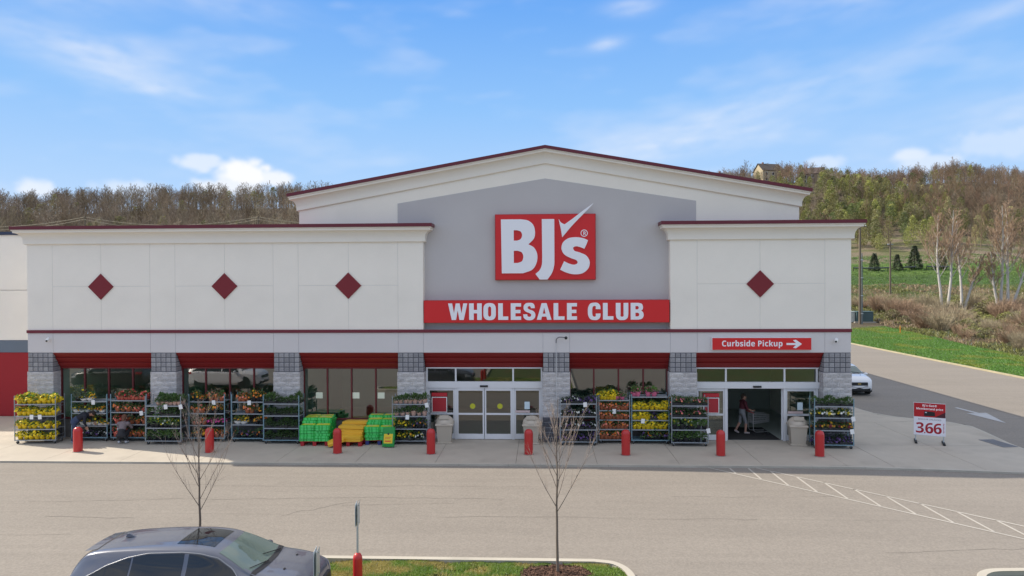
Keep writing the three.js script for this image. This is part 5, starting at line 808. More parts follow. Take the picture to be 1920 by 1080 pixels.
// shopping cart
{
  const t = thing('shopping_cart', 'wire shopping cart with red handle at the open doorway', 'shopping cart', [9.28, 0, -1.62], 0.2), wire = mat(0.55, 0.55, 0.56, 0.35, { metal: 0.7 });
  const q = (u, k, s) => V(lerp(-0.22, 0.52, u) , lerp(lerp(0.52, 0.58, u), lerp(0.98, 0.90, u), k), s * lerp(0.19, 0.25, k) * lerp(1.1, 0.85, u));
  const rods = []; for (let i = 0; i <= 12; i++) for (const s of [-1, 1]) rods.push(rod(q(i / 12, 0, s), q(i / 12, 1, s), 0.004, 0.004, 4)); for (let j = 0; j <= 4; j++) { for (const s of [-1, 1]) rods.push(rod(q(0, j / 4, s), q(1, j / 4, s), j % 4 ? 0.004 : 0.008, j % 4 ? 0.004 : 0.008, 4)); for (const u of [0, 1]) rods.push(rod(q(u, j / 4, -1), q(u, j / 4, 1), 0.005, 0.005, 4)); }
  for (let i = 0; i <= 6; i++) { rods.push(rod(q(0, 0, -1 + i / 3), q(1, 0, -1 + i / 3), 0.004, 0.004, 4)); rods.push(rod(q(1, 0, -1 + i / 3), q(1, 1, -1 + i / 3), 0.004, 0.004, 4)); rods.push(rod(q(0, 0, -1 + i / 3), q(0, 1, -1 + i / 3), 0.004, 0.004, 4)); }
  mesh('basket', merge(rods), wire, t);
  mesh('handle', merge([rod(V(-0.34, 1.03, -0.26), V(-0.34, 1.03, 0.26), 0.018, 0.018, 8, true), rod(V(-0.34, 1.03, -0.26), V(-0.22, 0.98, -0.26), 0.012), rod(V(-0.34, 1.03, 0.26), V(-0.22, 0.98, 0.26), 0.012)]), mat(0.45, 0.02, 0.025, 0.5), t);
  for (const s of [-1, 1]) mesh('frame', tube([V(-0.24, 0.95, s * 0.24), V(-0.24, 0.5, s * 0.22), V(-0.2, 0.2, s * 0.22), V(0.1, 0.16, s * 0.2), V(0.48, 0.15, s * 0.17)], 0.012, 20, 6), wire, t);
  for (const [x, z] of [[-0.2, 0.22], [-0.2, -0.22], [0.46, 0.17], [0.46, -0.17]]) mesh('wheel', new THREE.CylinderGeometry(0.062, 0.062, 0.03, 14).rotateX(Math.PI / 2).translate(x, 0.062, z), M.rubber, t);
}

// ---------------------------------------------------------------- cars
function catmull(t) { const c = new THREE.CatmullRomCurve3(t.map(([x, y]) => V(x, y, 0)), false, 'centripetal').getPoints(t.length * 16).map((p) => [p.x, p.y]); return (x) => table(c, x); }
function makeCar(label, pos, turn, paint, o = {}, group) {
  const t = thing(o.name ?? 'parked_car', label, 'car', pos, turn, group);
  const top = catmull([[-2.47, 0.66], [-2.44, 0.92], [-2.40, 1.10], [-2.16, 1.46], [-1.98, 1.54], [-1.2, 1.625], [-0.4, 1.655], [0.1, 1.645], [0.45, 1.595], [0.75, 1.49], [1.38, 1.20], [1.7, 1.155], [2.1, 1.08], [2.36, 0.94], [2.44, 0.76], [2.47, 0.62]]);
  const belt = (x) => table([[-2.47, 1.02], [-1.6, 1.10], [0.5, 1.04], [1.4, 1.02], [2.47, 0.87]], x);
  const W = catmull([[-2.47, 0.70], [-2.40, 0.84], [-2.1, 0.93], [-1.2, 0.975], [0.6, 0.975], [1.6, 0.95], [2.1, 0.89], [2.36, 0.76], [2.47, 0.58]]);
  const secMemo = new Map(), section = (x) => { const k = Math.round(x * 250); if (!secMemo.has(k)) secMemo.set(k, section0(k / 250)); return secMemo.get(k); };
  const section0 = (x) => {
    const T = top(x), w = W(x), b = Math.min(belt(x), T - 0.07), g = clamp((T - b - 0.07) / 0.5), wr = lerp(w * 0.80, w * 0.64, sm(g)), sill = 0.24 + 0.10 * step(2.1, 2.47, Math.abs(x));
    const p = [[w * 0.93, sill], [w * 0.985, sill + 0.14], [w, lerp(sill, b, 0.55)], [w * 0.99, b - 0.06], [w * 0.955, b + 0.005], [lerp(w * 0.95, wr, 0.50), lerp(b, T, 0.48)], [wr + 0.045 * (0.4 + g), T - 0.085 - 0.02 * g], [wr, T - 0.038], [wr * 0.6, T - 0.006], [0, T + 0.008]];
    return new THREE.CatmullRomCurve3(p.map(([z, y]) => V(0, y, z)), false, 'centripetal').getPoints(54);
  };
  const NX = 110, secs = [], xsAt = []; for (let i = 0; i <= NX; i++) { const x = -2.47 + 4.94 * (0.5 - 0.5 * Math.cos(Math.PI * lerp(0.03, 0.97, i / NX))) / 1; xsAt.push(x); }
  xsAt[0] = -2.47; xsAt[NX] = 2.47; for (const x of xsAt) secs.push(section(x));
  const n = secs[0].length, pos_ = [], idx = [];
  secs.forEach((s, i) => { for (let j = 0; j < n; j++) pos_.push(xsAt[i], s[j].y, s[j].z); for (let j = n - 2; j >= 0; j--) pos_.push(xsAt[i], s[j].y, -s[j].z); });
  const m = 2 * n - 1; for (let i = 0; i < NX; i++) for (let j = 0; j < m - 1; j++) { const a = i * m + j, b = a + m; idx.push(a, b, a + 1, b, b + 1, a + 1); }
  for (const e of [0, NX]) { const c = pos_.length / 3; pos_.push(xsAt[e], 0.5, 0); for (let j = 0; j < m - 1; j++) e ? idx.push(c, e * m + j + 1, e * m + j) : idx.push(c, j, j + 1); }
  let g = new THREE.BufferGeometry(); g.setAttribute('position', new THREE.Float32BufferAttribute(pos_, 3)); g.setIndex(idx); g.computeVertexNormals();
  mesh('body', g, paint, t);
  mesh('underbody', box(-2.2, 2.2, 0.2, 0.42, -0.85, 0.85), M.rubber, t);
  const sideZ = (x, y) => { const s = section(x); for (let i = 1; i < s.length; i++) if (s[i].y >= y) { const k = (y - s[i - 1].y) / (s[i].y - s[i - 1].y || 1); return lerp(s[i - 1].z, s[i].z, k); } return 0; };
  const topY = (x, z) => { const s = section(x); z = Math.abs(z); for (let i = s.length - 1; i > 0; i--) if (s[i - 1].z >= z) { const k = (z - s[i].z) / (s[i - 1].z - s[i].z || 1); return lerp(s[i].y, s[i - 1].y, k); } return s[0].y; };
  const glassM = phys(0.012, 0.015, 0.018, 0.03, { ior: 1.6 }), screenM = phys(0.11, 0.155, 0.135, 0.02, { ior: 1.7 }), trimM = mat(0.30, 0.31, 0.33, 0.4, { metal: 0.6 });
  const patch = (fn, a, b) => { const p = [], id = []; for (let j = 0; j <= b; j++) for (let i = 0; i <= a; i++) { p.push(...fn(i / a, j / b)); if (i && j) { const k = j * (a + 1) + i; id.push(k - a - 2, k - a - 1, k - 1, k - a - 1, k, k - 1); } } const q = new THREE.BufferGeometry(); q.setAttribute('position', new THREE.Float32BufferAttribute(p, 3)); q.setIndex(id); q.computeVertexNormals(); return q; };
  const yb = (x) => belt(x) + 0.035, yt = (x) => Math.min(table([[-1.98, yb(-1.98) + 0.01], [-1.6, 1.31], [-1.2, 1.45], [-0.8, 1.53], [-0.1, 1.555], [0.25, 1.53], [0.6, 1.45], [0.95, 1.25], [1.12, yb(1.12) + 0.01]], x), top(x) - 0.10);
  for (const s of [-1, 1]) {
    for (const [a, b, nm] of [[-1.96, -1.12, 'quarter_window'], [-1.08, -0.06, 'rear_window'], [0.03, 1.10, 'front_window']]) mesh(nm, patch((u, v) => { const x = lerp(a, b, u), y = lerp(yb(x), yt(x), v); return [x, y, s * (sideZ(x, y) + 0.006)]; }, 18, 8), glassM, t);
    const line = []; for (let i = 0; i <= 30; i++) { const x = lerp(-1.99, 1.12, i / 30), y = yt(x) + 0.018; line.push(V(x, y, s * (sideZ(x, y) + 0.008))); } mesh('window_trim', tube(line, 0.011, 60, 6), trimM, t);
    const low = []; for (let i = 0; i <= 20; i++) { const x = lerp(-1.99, 1.12, i / 20), y = yb(x) - 0.015; low.push(V(x, y, s * (sideZ(x, y) + 0.006))); } mesh('window_trim', tube(low, 0.012, 40, 6), trimM, t);
    const mi = part('mirror', t); mesh('mirror_shell', new THREE.SphereGeometry(0.11, 16, 12).scale(0.75, 0.72, 1.15).translate(0.92, 1.10, s * 1.06), paint, mi); mesh('mirror_glass', new THREE.CylinderGeometry(0.08, 0.08, 0.01, 16).scale(1, 1, 1.2).rotateZ(Math.PI / 2).translate(0.838, 1.10, s * 1.07), glassM, mi);
    mesh('head_light', patch((u, v) => { const x = lerp(1.95, 2.30, u), y = lerp(0.70 + 0.02 * u, 0.84 - 0.05 * u + 0.05 * (1 - u), v); return [x, y, s * (sideZ(x, y) + 0.006)]; }, 8, 4), phys(0.7, 0.72, 0.75, 0.08, { clearcoat: 1 }), t);
    mesh('tail_light', patch((u, v) => { const x = lerp(-2.38, -2.0, u), y = lerp(0.92, 1.06, v); return [x, y, s * (sideZ(x, y) + 0.006)]; }, 8, 4), phys(0.4, 0.01, 0.012, 0.12), t);
    for (const x of [-1.42, 1.48]) {
      const w = part('wheel', t); w.position.set(x, 0.37, s * 0.86);
      mesh('tyre', new THREE.TorusGeometry(0.285, 0.088, 10, 28), M.rubber, w); mesh('rim', new THREE.CylinderGeometry(0.245, 0.245, 0.14, 24).rotateX(Math.PI / 2), mat(0.03, 0.03, 0.03, 0.6), w);
      mesh('spoke', merge([0, 1, 2, 3, 4].map((k) => box(-0.03, 0.03, 0.02, 0.24, 0.07 * s - 0.012, 0.07 * s + 0.012).rotateZ(k * 1.2566))), trimM, w);
      mesh('arch', new THREE.CylinderGeometry(0.42, 0.42, 0.06, 28).rotateX(Math.PI / 2).translate(0, 0.0, s * 0.07), M.blackPlastic, w);
    }
  }
  mesh('windscreen', patch((u, v) => { const z = lerp(-1, 1, u), x = lerp(1.36 - 0.10 * z * z, 0.62 - 0.04 * z * z, v), zz = z * lerp(0.76, 0.585, v); return [x, topY(x, zz) + 0.006, zz]; }, 22, 12), screenM, t);
  mesh('rear_screen', patch((u, v) => { const z = lerp(-1, 1, u), x = lerp(-2.38 + 0.06 * z * z, -2.17 + 0.04 * z * z, v), zz = z * lerp(0.66, 0.56, v); return [x, topY(x, zz) + 0.006, zz]; }, 18, 8), glassM, t);
  mesh('cowl', patch((u, v) => { const z = lerp(-1, 1, u), x = lerp(1.46 - 0.10 * z * z, 1.365 - 0.10 * z * z, v), zz = z * 0.80; return [x, topY(x, zz) + 0.008, zz]; }, 22, 3), M.blackPlastic, t);
  for (const z of [-0.5, 0.15]) mesh('wiper', rod(V(1.40, topY(1.40, z) + 0.03, z), V(1.22, topY(1.22, z + 0.5) + 0.025, z + 0.5), 0.012, 0.008, 5), M.blackPlastic, t);
  mesh('sunroof', patch((u, v) => { const z = lerp(-0.44, 0.44, u), x = lerp(0.42, -0.35, v); return [x, topY(x, z) + 0.005, z]; }, 12, 10), glassM, t);
  mesh('antenna_fin', extrude(poly([[-0.11, 0], [0.1, 0], [-0.04, 0.075], [-0.09, 0.07]]), 0.03, 0.006).translate(-1.55, topY(-1.55, 0) + 0.003, -0.015), paint, t);
  mesh('spoiler', patch((u, v) => { const z = lerp(-0.5, 0.5, u), x = lerp(-1.96, -2.22, v); return [x, topY(-1.96, z) + 0.012 - 0.045 * v, z]; }, 14, 4), paint, t);
  mesh('grille', rbox(2.36, 2.482, 0.60, 0.80, -0.50, 0.50, 0.03), M.blackPlastic, t);
  mesh('lower_grille', rbox(2.30, 2.47, 0.30, 0.46, -0.66, 0.66, 0.03), M.blackPlastic, t);
  mesh('badge', rbox(2.482, 2.492, 0.68, 0.74, -0.09, 0.09, 0.004), o.badge ?? trimM, t);
  for (const z of [-0.36, 0.36]) mesh('washer_nozzle', rbox(1.78, 1.82, topY(1.8, z) - 0.002, topY(1.8, z) + 0.02, z - 0.025, z + 0.025, 0.008), M.blackPlastic, t);
  return t;
}
const greyPaint = phys(0.11, 0.118, 0.15, 0.32, { metalness: 0.25, clearcoat: 1, clearcoatRoughness: 0.03 });
const car0 = makeCar('dark grey metallic SUV with sunroof parked beside the tree island', [-6.88, ROAD, 15.15], 0.0, greyPaint); car0.scale.setScalar(0.985);
makeCar('white SUV with black grille half hidden behind the end of the store', [18.5, ROAD, -14.8], -Math.PI / 2, phys(0.80, 0.81, 0.83, 0.3, { clearcoat: 1, clearcoatRoughness: 0.03 }), { name: 'parked_suv', badge: mat(0.6, 0.42, 0.12, 0.3, { metal: 0.7 }) });
// parked in the next stalls, seen only mirrored in the shop windows
makeCar('white SUV parked farther along the row from the dark grey one', [-20.6, ROAD, 14.6], 0.02, phys(0.8, 0.8, 0.82, 0.3, { clearcoat: 1 }));
makeCar('black SUV parked at the far end of the row', [-28.2, ROAD, 14.4], Math.PI, phys(0.02, 0.02, 0.022, 0.3, { clearcoat: 1 }));

// ---------------------------------------------------------------- planted islands
{
  const islandOutline = [[-9.7, 12.42], ...smooth([[1.2, 12.42], [1.66, 12.55], [1.92, 12.85], [2.05, 13.3], [2.05, 14]]), [2.05, 36], [-4.1, 36], [-4.1, 13.85], [-9.7, 13.85], ...smooth([[-9.7, 13.85], [-10.4, 13.5], [-10.4, 12.8], [-9.7, 12.42]]).slice(1, -1)];
  const inset = (pts, d) => pts.map(([x, z], i) => { const a = pts[(i + pts.length - 1) % pts.length], b = pts[(i + 1) % pts.length], tx = b[0] - a[0], tz = b[1] - a[1], l = Math.hypot(tx, tz) || 1; return [x - tz / l * d, z + tx / l * d]; });
  const isl = new THREE.Group(); isl.name = 'planted_island'; isl.userData.kind = 'structure'; scene.add(isl);
  const rim = poly(islandOutline.map(([x, z]) => [x, -z])); rim.holes.push(poly(inset(islandOutline, 0.16).map(([x, z]) => [x, -z])));
  mesh('kerb', metric(new THREE.ExtrudeGeometry(rim, { depth: 0.15, bevelEnabled: true, bevelSize: 0.015, bevelThickness: 0.015, bevelSegments: 2 }).rotateX(-Math.PI / 2).translate(0, ROAD, 0)), M.kerb, isl);
  mesh('turf', plan(inset(islandOutline, 0.15), -0.02, 0.12), mat(0.17, 0.16, 0.06, 1, { map: T.grass }), isl);
  const o2 = [[10.9, 12.62], [40, 12.62], [40, 36], [9.6, 36], [9.6, 13.6], ...smooth([[9.6, 13.6], [9.7, 13.05], [10.1, 12.72], [10.9, 12.62]]).slice(1, -1)], isl2 = new THREE.Group(); isl2.name = 'planted_island_001'; isl2.userData.kind = 'structure'; scene.add(isl2); numbered('planted_island'); numbered('planted_island');
  const rim2 = poly(o2.map(([x, z]) => [x, -z])); rim2.holes.push(poly(inset(o2, 0.16).map(([x, z]) => [x, -z])));
  mesh('kerb', metric(new THREE.ExtrudeGeometry(rim2, { depth: 0.15, bevelEnabled: true, bevelSize: 0.015, bevelThickness: 0.015, bevelSegments: 2 }).rotateX(-Math.PI / 2).translate(0, ROAD, 0)), M.kerb, isl2);
  mesh('turf', plan(inset(o2, 0.15), -0.02, 0.12), mat(0.17, 0.16, 0.06, 1, { map: T.grass }), isl2);
  // mulch ring under the tree
  const mr = rng(61), mp = []; for (let i = 0; i < 28; i++) { const a = i / 28 * 6.283, q = 0.78 + 0.22 * mr(); mp.push([0.33 + Math.cos(a) * q, 13.12 + Math.sin(a) * q * 0.62]); }
  const mulch = mesh('mulch_ring', plan(mp.reverse(), 0.012, 0.03), mat(0.10, 0.055, 0.035, 1, { map: T.soil, bumpMap: T.soil, bumpScale: 0.04 })); mulch.userData.kind = 'structure';
  // chips and blades
  const o = new THREE.Object3D(), chips = [], r = rng(62);
  for (let i = 0; i < 1500; i++) { const a = r() * 6.283, q = 0.85 * Math.sqrt(r()); chips.push([0.33 + Math.cos(a) * q, 13.12 + Math.sin(a) * q * 0.62, r]); }
  const cm = new THREE.InstancedMesh(new THREE.BoxGeometry(0.055, 0.008, 0.018), mat(0.12, 0.065, 0.042, 1), chips.length); chips.forEach(([x, z], i) => { o.position.set(x, 0.015 + 0.02 * r(), z); o.rotation.set(r() - 0.5, r() * 6, r() - 0.5); o.scale.setScalar(0.6 + r()); o.updateMatrix(); cm.setMatrixAt(i, o.matrix); const k = 0.6 + 0.8 * r(); cm.setColorAt(i, new THREE.Color().setRGB(k, k, k)); }); cm.name = 'mulch'; cm.userData = { kind: 'stuff', label: 'brown bark mulch around the young tree', category: 'mulch' }; scene.add(cm);
  const blade = (() => { const b = bag(); for (let k = 0; k < 5; k++) { const a = k * 1.3, d = V(Math.cos(a) * 0.45, 1, Math.sin(a) * 0.45).normalize(); leafQuad(b, V(Math.cos(a) * 0.012, 0, Math.sin(a) * 0.012), d, V(Math.sin(a), 0.2, -Math.cos(a)), 0.075, 0.011); } return built(b); })();
  const spots = []; while (spots.length < 30000) { const left = r() < 0.25, x = left ? lerp(-10.0, -4, r()) : lerp(-4.6, 1.9, r()), z = left ? lerp(12.6, 13.7, r()) : 12.58 + Math.pow(r(), 1.6) * 5.5; if (x > 1.5 && z < 12.85) continue; const dm = Math.hypot(x - 0.33, (z - 13.12) / 0.62); if (dm < 0.85 + 0.2 * (fbm(x * 3, z * 3, 2) - 0.5)) continue; const n = fbm(x * 1.3, z * 1.7, 4); if (n < 0.40 && r() < 0.75) continue; spots.push([x, z, n]); }
  const gm = new THREE.InstancedMesh(blade, leaf(1, 1, 1), spots.length), c = new THREE.Color(); spots.forEach(([x, z, n], i) => { o.position.set(x, -0.02, z); o.rotation.set(0, r() * 6.3, 0); const s = 0.6 + 1.0 * r(); o.scale.set(s * 1.3, s * (0.6 + n * 0.8), s * 1.3); o.updateMatrix(); gm.setMatrixAt(i, o.matrix); const dry = step(0.50, 0.62, fbm(x * 2.1 + 9, z * 2.6, 3)) * 0.75 + 0.25 * r(); c.setRGB(lerp(0.22, 0.58, dry), lerp(0.38, 0.48, dry), lerp(0.05, 0.17, dry)); gm.setColorAt(i, c); });
  gm.name = 'grass'; gm.userData = { kind: 'stuff', label: 'patchy green and straw coloured grass on the tree island', category: 'grass' }; scene.add(gm);
}
// young street trees, vase shaped and leafless
function youngTree(seed, x, z, label) {
  const r = rng(seed), t = thing('young_tree', label, 'tree', [x, -0.02, z]), wood = bag(), tw = bag();
  const axis = [V(0, 0, 0)]; for (let i = 1; i <= 10; i++) axis.push(V(axis[i - 1].x + (r() - 0.5) * 0.035, i * 0.40, axis[i - 1].z + (r() - 0.5) * 0.035));
  const rad = (y) => lerp(0.036, 0.005, y / 4.0); for (let i = 0; i < 10; i++) limb(wood, axis[i], axis[i + 1], rad(i * 0.4), rad((i + 1) * 0.4), 7);
  const at = (y) => { const k = clamp(y / 0.4, 0, 9.999), i = Math.floor(k); return axis[i].clone().lerp(axis[i + 1], k - i); };
  for (let k = 0; k < 15; k++) {
    const y = 1.35 + 0.142 * k + 0.07 * r(), az = k * 2.4 + r() * 0.7, len = lerp(1.75, 0.55, k / 16) * (0.8 + 0.35 * r()); let p = at(y), d = V(Math.cos(az) * 0.50, 0.87, Math.sin(az) * 0.50).normalize(), rr = lerp(0.0095, 0.0045, k / 16), S = 6;
    for (let s = 0; s < S; s++) {
      const e = p.clone().addScaledVector(d, len / S); limb(wood, p, e, rr * (1 - s / 7), rr * (1 - (s + 1) / 7), 5);
      if (s > 0) for (let m = 0; m < 3; m++) { const td = d.clone().add(rdir(r).multiplyScalar(0.5)).add(V(0, 0.5, 0)).normalize(), tl = len * (0.16 + 0.22 * r()), b = p.clone().lerp(e, r()), q = b.clone().addScaledVector(td, tl); limb(tw, b, q, 0.0034, 0.0016, 3); if (r() < 0.6) { const w = b.clone().lerp(q, 0.5); limb(tw, w, w.clone().addScaledVector(td.clone().add(rdir(r).multiplyScalar(0.7)).normalize(), tl * 0.5), 0.003, 0.0015, 3); } }
      p = e; d = d.clone().add(V((r() - 0.5) * 0.16, 0.09, (r() - 0.5) * 0.16)).normalize();
    }
  }
  mesh('trunk', built(wood), mat(0.24, 0.19, 0.155, 0.9, { map: T.bark }), t); mesh('crown', built(tw), mat(0.36, 0.285, 0.24, 0.9), t);
}
youngTree(11, -8.03, 13.1, 'slender leafless young tree rising behind the dark grey car');
youngTree(24, 0.33, 13.0, 'slender leafless young tree in the mulch ring of the island');
// parking signs on red bollard sleeves, seen almost edge-on
function signPost(x, z, turn, label) {
  const t = thing('parking_sign', label, 'parking sign', [x, -0.02, z], turn);
  mesh('sleeve', lathe([[0, 0], [0.098, 0], [0.098, 0.93], [0.09, 0.99], [0.06, 1.04], [0.02, 1.06], [0, 1.06]], 22), M.bollard, t);
  mesh('post', rbox(-0.02, 0.02, 1.04, 2.08, -0.02, 0.02, 0.004), M.galv, t);
  mesh('plate', rbox(0.022, 0.028, 1.64, 2.11, -0.155, 0.155, 0.002, 1), M.galv, t); mesh('plate', rbox(-0.028, -0.022, 1.64, 2.11, -0.155, 0.155, 0.002, 1), mat(0.5, 0.55, 0.58, 0.5), t);
  mesh('bolt', merge([1.7, 2.05].map((y) => new THREE.CylinderGeometry(0.008, 0.008, 0.012, 8).rotateZ(Math.PI / 2).translate(0.034, y, 0))), M.steel, t);
}
signPost(-3.89, 14.6, 0.12, 'grey parking sign on a red sleeve standing clear in the grass');
signPost(-3.92, 17.13, 0.14, 'pale parking sign plate rising in front of the dark car bonnet');

// ---------------------------------------------------------------- middle distance
function birch(seed, x, z, stems, label) {
  const t = thing('birch_tree', label, 'tree', [x, landHeight(x, z) - 0.1, z]);
  stems.forEach(([dx, h, lx, lz], i) => { const b = bareTree(seed + i * 13, { h, r0: 0.23, first: 0.34, limbs: 19, subs: 9, twigs: 6, twigR: 0.03, reach: 0.36, spread: 0.55, lean: 0.02, sides: 7, up: 0.45, thin: 0.7 }); const s = new THREE.Matrix4().makeShear(0, 0, lx, 0, 0, 0); s.elements[4] = lx; s.elements[6] = lz; b.wood.applyMatrix4(s).translate(dx, 0, 0); b.twigs.applyMatrix4(s).translate(dx, 0, 0); mesh('trunk', b.wood, bark.birch, t); mesh('crown', b.twigs, bark.bushRust, t); });
}
birch(700, 61.6, -80, [[-0.3, 15.5, -0.06, 0.02], [0.5, 16, 0.09, -0.03]], 'white birch with two forked trunks standing in the scrub');
birch(740, 65.3, -82, [[0, 14.5, 0.07, 0.0], [0.3, 9, 0.28, 0.02]], 'slim white birch with a leaning side stem in the scrub');
birch(780, 70.4, -80, [[-0.4, 16.5, 0.0, 0.02], [0.7, 17, 0.02, -0.02], [0.9, 12, 0.30, 0.03], [-0.6, 9.5, -0.2, 0.02]], 'clump of four white birch trunks at the scrub edge');
{
  const r = rng(77), fir = merge([leafCloud(61, 5.4, 1.8, 2400, 0.42, 'cone').translate(0, 0.3, 0), new THREE.CylinderGeometry(0.06, 0.14, 5, 6).translate(0, 2.5, 0)]);
  [[79.3, -140, 0.74, 'dark rounded conifer beside the tall utility pole on the far bank'], [84.6, -140, 0.68, 'dark conifer between the thin pole and the tallest conifer'], [88.9, -140.5, 0.98, 'tallest pointed conifer on the far bank'], [95.4, -141, 0.8, 'olive conifer on the far bank half behind the birches']].forEach(([x, z, s, label], i) => { const t = thing('conifer', label, 'conifer', [x, landHeight(x, z) - 0.1, z], i * 1.4); t.scale.set(s * 1.1, s, s * 1.1); mesh('crown', leafCloud(60 + i, 5.4, 1.8, 2400, 0.42, 'cone').translate(0, 0.3, 0), i === 3 ? leaves.green : leaves.fir, t); mesh('trunk', new THREE.CylinderGeometry(0.06, 0.14, 4.6, 6).translate(0, 2.3, 0), bark.dark, t); });
  // scrub: bushes one by one
  const bushG = [0, 1, 2].map((k) => { const q = rng(80 + k), b = bag(); for (let i = 0; i < 46; i++) { const a = q() * 6.283, s = 0.15 + 0.55 * q(); let p = V(Math.cos(a) * s * 0.4, 0, Math.sin(a) * s * 0.4), d = V(Math.cos(a) * s, 1, Math.sin(a) * s).normalize(); for (let m = 0; m < 3; m++) { const e = p.clone().addScaledVector(d, 0.75 * (0.6 + 0.6 * q())); limb(b, p, e, 0.028 - m * 0.007, 0.02 - m * 0.006, 3); for (let w = 0; w < 4; w++) { const td = d.clone().add(rdir(q).multiplyScalar(0.7)).normalize(); limb(b, p.clone().lerp(e, q()), e.clone().addScaledVector(td, 0.35 + 0.4 * q()), 0.014, 0.006, 3); } p = e; d = d.clone().add(rdir(q).multiplyScalar(0.3)).normalize(); } } return built(b); });
  const bushL = [0, 1].map((k) => leafCloud(90 + k, 1.7, 1.2, 420, 0.22));
  const kinds = [['russet_bush', 'dense russet leafless bush in the scrub beyond the grass verge', bark.bushRust, 0], ['brown_bush', 'grey brown leafless bush in the scrub beyond the grass verge', bark.bushGrey, 0], ['green_bush', 'bush with fresh olive leaves in the scrub beyond the verge', leaves.olive, 1], ['lime_bush', 'low lime green bush in the scrub beyond the verge', leaves.lime, 1]];
  for (let i = 0; i < 190; i++) {
    const z = -34 - 54 * Math.pow(r(), 0.8), x = vergeEdge(z) + 3.0 + (r() < 0.7 ? 16 : 34) * r() * (0.5 + (-z) / 100), k = r() < 0.22 ? 0 : r() < 0.36 ? 1 : r() < 0.6 ? 2 : 3, [name, label, m, lf] = kinds[k];
    if (z > -52 && r() < 0.4) continue;
    const t = thing(name, label, 'bush', [x, landHeight(x, z) - 0.1, z], r() * 6, label.split(' in the')[0] + ' group in the scrub'), s = (0.65 + 0.75 * r()) * (k === 3 ? 0.75 : 1) * (z > -58 ? 0.62 : 0.88); t.scale.set(s * 1.2, s, s * 1.2);
    mesh(lf ? 'leaves' : 'branches', lf ? bushL[i % 2] : bushG[i % 3], m, t); if (lf) mesh('branches', bushG[i % 3], bark.grey, t).scale.setScalar(0.6);
  }
  // dry grass and brush in between
  const tuft = (() => { const b = bag(), q = rng(3); for (let k = 0; k < 9; k++) { const a = q() * 6.3, d = V(Math.cos(a) * 0.5, 1, Math.sin(a) * 0.5).normalize(); leafQuad(b, V(Math.cos(a) * 0.1, 0, Math.sin(a) * 0.1), d, V(Math.sin(a), 0.2, -Math.cos(a)), 0.7 * (0.6 + 0.7 * q()), 0.05); } return built(b); })();
  const N = 26000, im = new THREE.InstancedMesh(tuft, leaf(1, 1, 1), N), o = new THREE.Object3D(), c = new THREE.Color();
  for (let i = 0; i < N; i++) { const z = -20 - 150 * r(), x = Math.max(vergeEdge(Math.max(z, -95)) + 0.3, 36) + 78 * Math.pow(r(), 1.3), d = 28.9 - z; o.position.set(x, landHeight(x, z) - 0.05, z); o.rotation.set(0, r() * 6.3, 0); const s = 0.5 + 0.9 * r(); o.scale.set(s, s * (d > 148 ? 0.4 : 0.62), s); o.updateMatrix(); im.setMatrixAt(i, o.matrix); const n = fbm(x * 0.13, z * 0.13, 3), k = 0.7 + 0.6 * r(); if (d > 150) c.setRGB(0.16 * k, 0.30 * k, 0.055 * k); else if (n > 0.48) c.setRGB(0.26 * k, 0.27 * k, 0.085 * k); else c.setRGB(0.38 * k, 0.29 * k, 0.175 * k); im.setColorAt(i, c); }
  im.name = 'undergrowth'; im.userData = { kind: 'stuff', label: 'dry straw and green undergrowth between the bushes', category: 'undergrowth' }; scene.add(im);
  const lawn = (() => { const b = bag(), q = rng(8); for (let k = 0; k < 6; k++) { const a = q() * 6.3, d = V(Math.cos(a) * 0.5, 1, Math.sin(a) * 0.5).normalize(); leafQuad(b, V(Math.cos(a) * 0.08, 0, Math.sin(a) * 0.08), d, V(Math.sin(a), 0.2, -Math.cos(a)), 0.16, 0.03); } return built(b); })();
  const NL = 30000, lm = new THREE.InstancedMesh(lawn, leaf(1, 1, 1), NL);
  for (let i = 0; i < NL; i++) { const z = 2 - 94 * Math.pow(r(), 0.8), e = vergeEdge(z), x = lerp(33.0, e, r()); o.position.set(x, 0.03 + 0.02 * (x - 32.9), z); o.rotation.set(0, r() * 6.3, 0); const s = 0.6 + 0.8 * r(); o.scale.set(s, s, s); o.updateMatrix(); lm.setMatrixAt(i, o.matrix); const k = 0.7 + 0.6 * r(), y = step(0.5, 0.7, fbm(x * 0.5, z * 0.35, 3)); c.setRGB(lerp(0.15, 0.27, y) * k, lerp(0.31, 0.33, y) * k, 0.05 * k); lm.setColorAt(i, c); }
  lm.name = 'lawn_grass'; lm.userData = { kind: 'stuff', label: 'bright green lawn grass on the verge of the side road', category: 'grass' }; scene.add(lm);
}
// utility poles, cables, cabinet, guard rail
function pole(x, z, h, label, { arm = 0, cans = 0 } = {}) {
  const y = landHeight(x, z) - 0.3, t = thing('utility_pole', label, 'utility pole', [x, y, z]);
  mesh('post', new THREE.CylinderGeometry(0.13, 0.19, h, 10).translate(0, h / 2, 0), M.wood, t);
  if (arm) { mesh('crossarm', rbox(-arm, arm, h - 0.75, h - 0.62, -0.06, 0.06, 0.01), M.wood, t); for (const s of [-0.9, -0.45, 0.45, 0.9]) mesh('insulator', lathe([[0, 0], [0.05, 0], [0.07, 0.06], [0.04, 0.12], [0.05, 0.18], [0, 0.2]], 10).translate(s * arm, h - 0.62, 0), M.galv, t); }
  for (let i = 0; i < cans; i++) mesh('transformer', new THREE.CylinderGeometry(0.24, 0.24, 0.8, 14).translate(0.35, h - 2.2 - i, 0.1), M.galv, t);
  return [x, y + h, z];
}
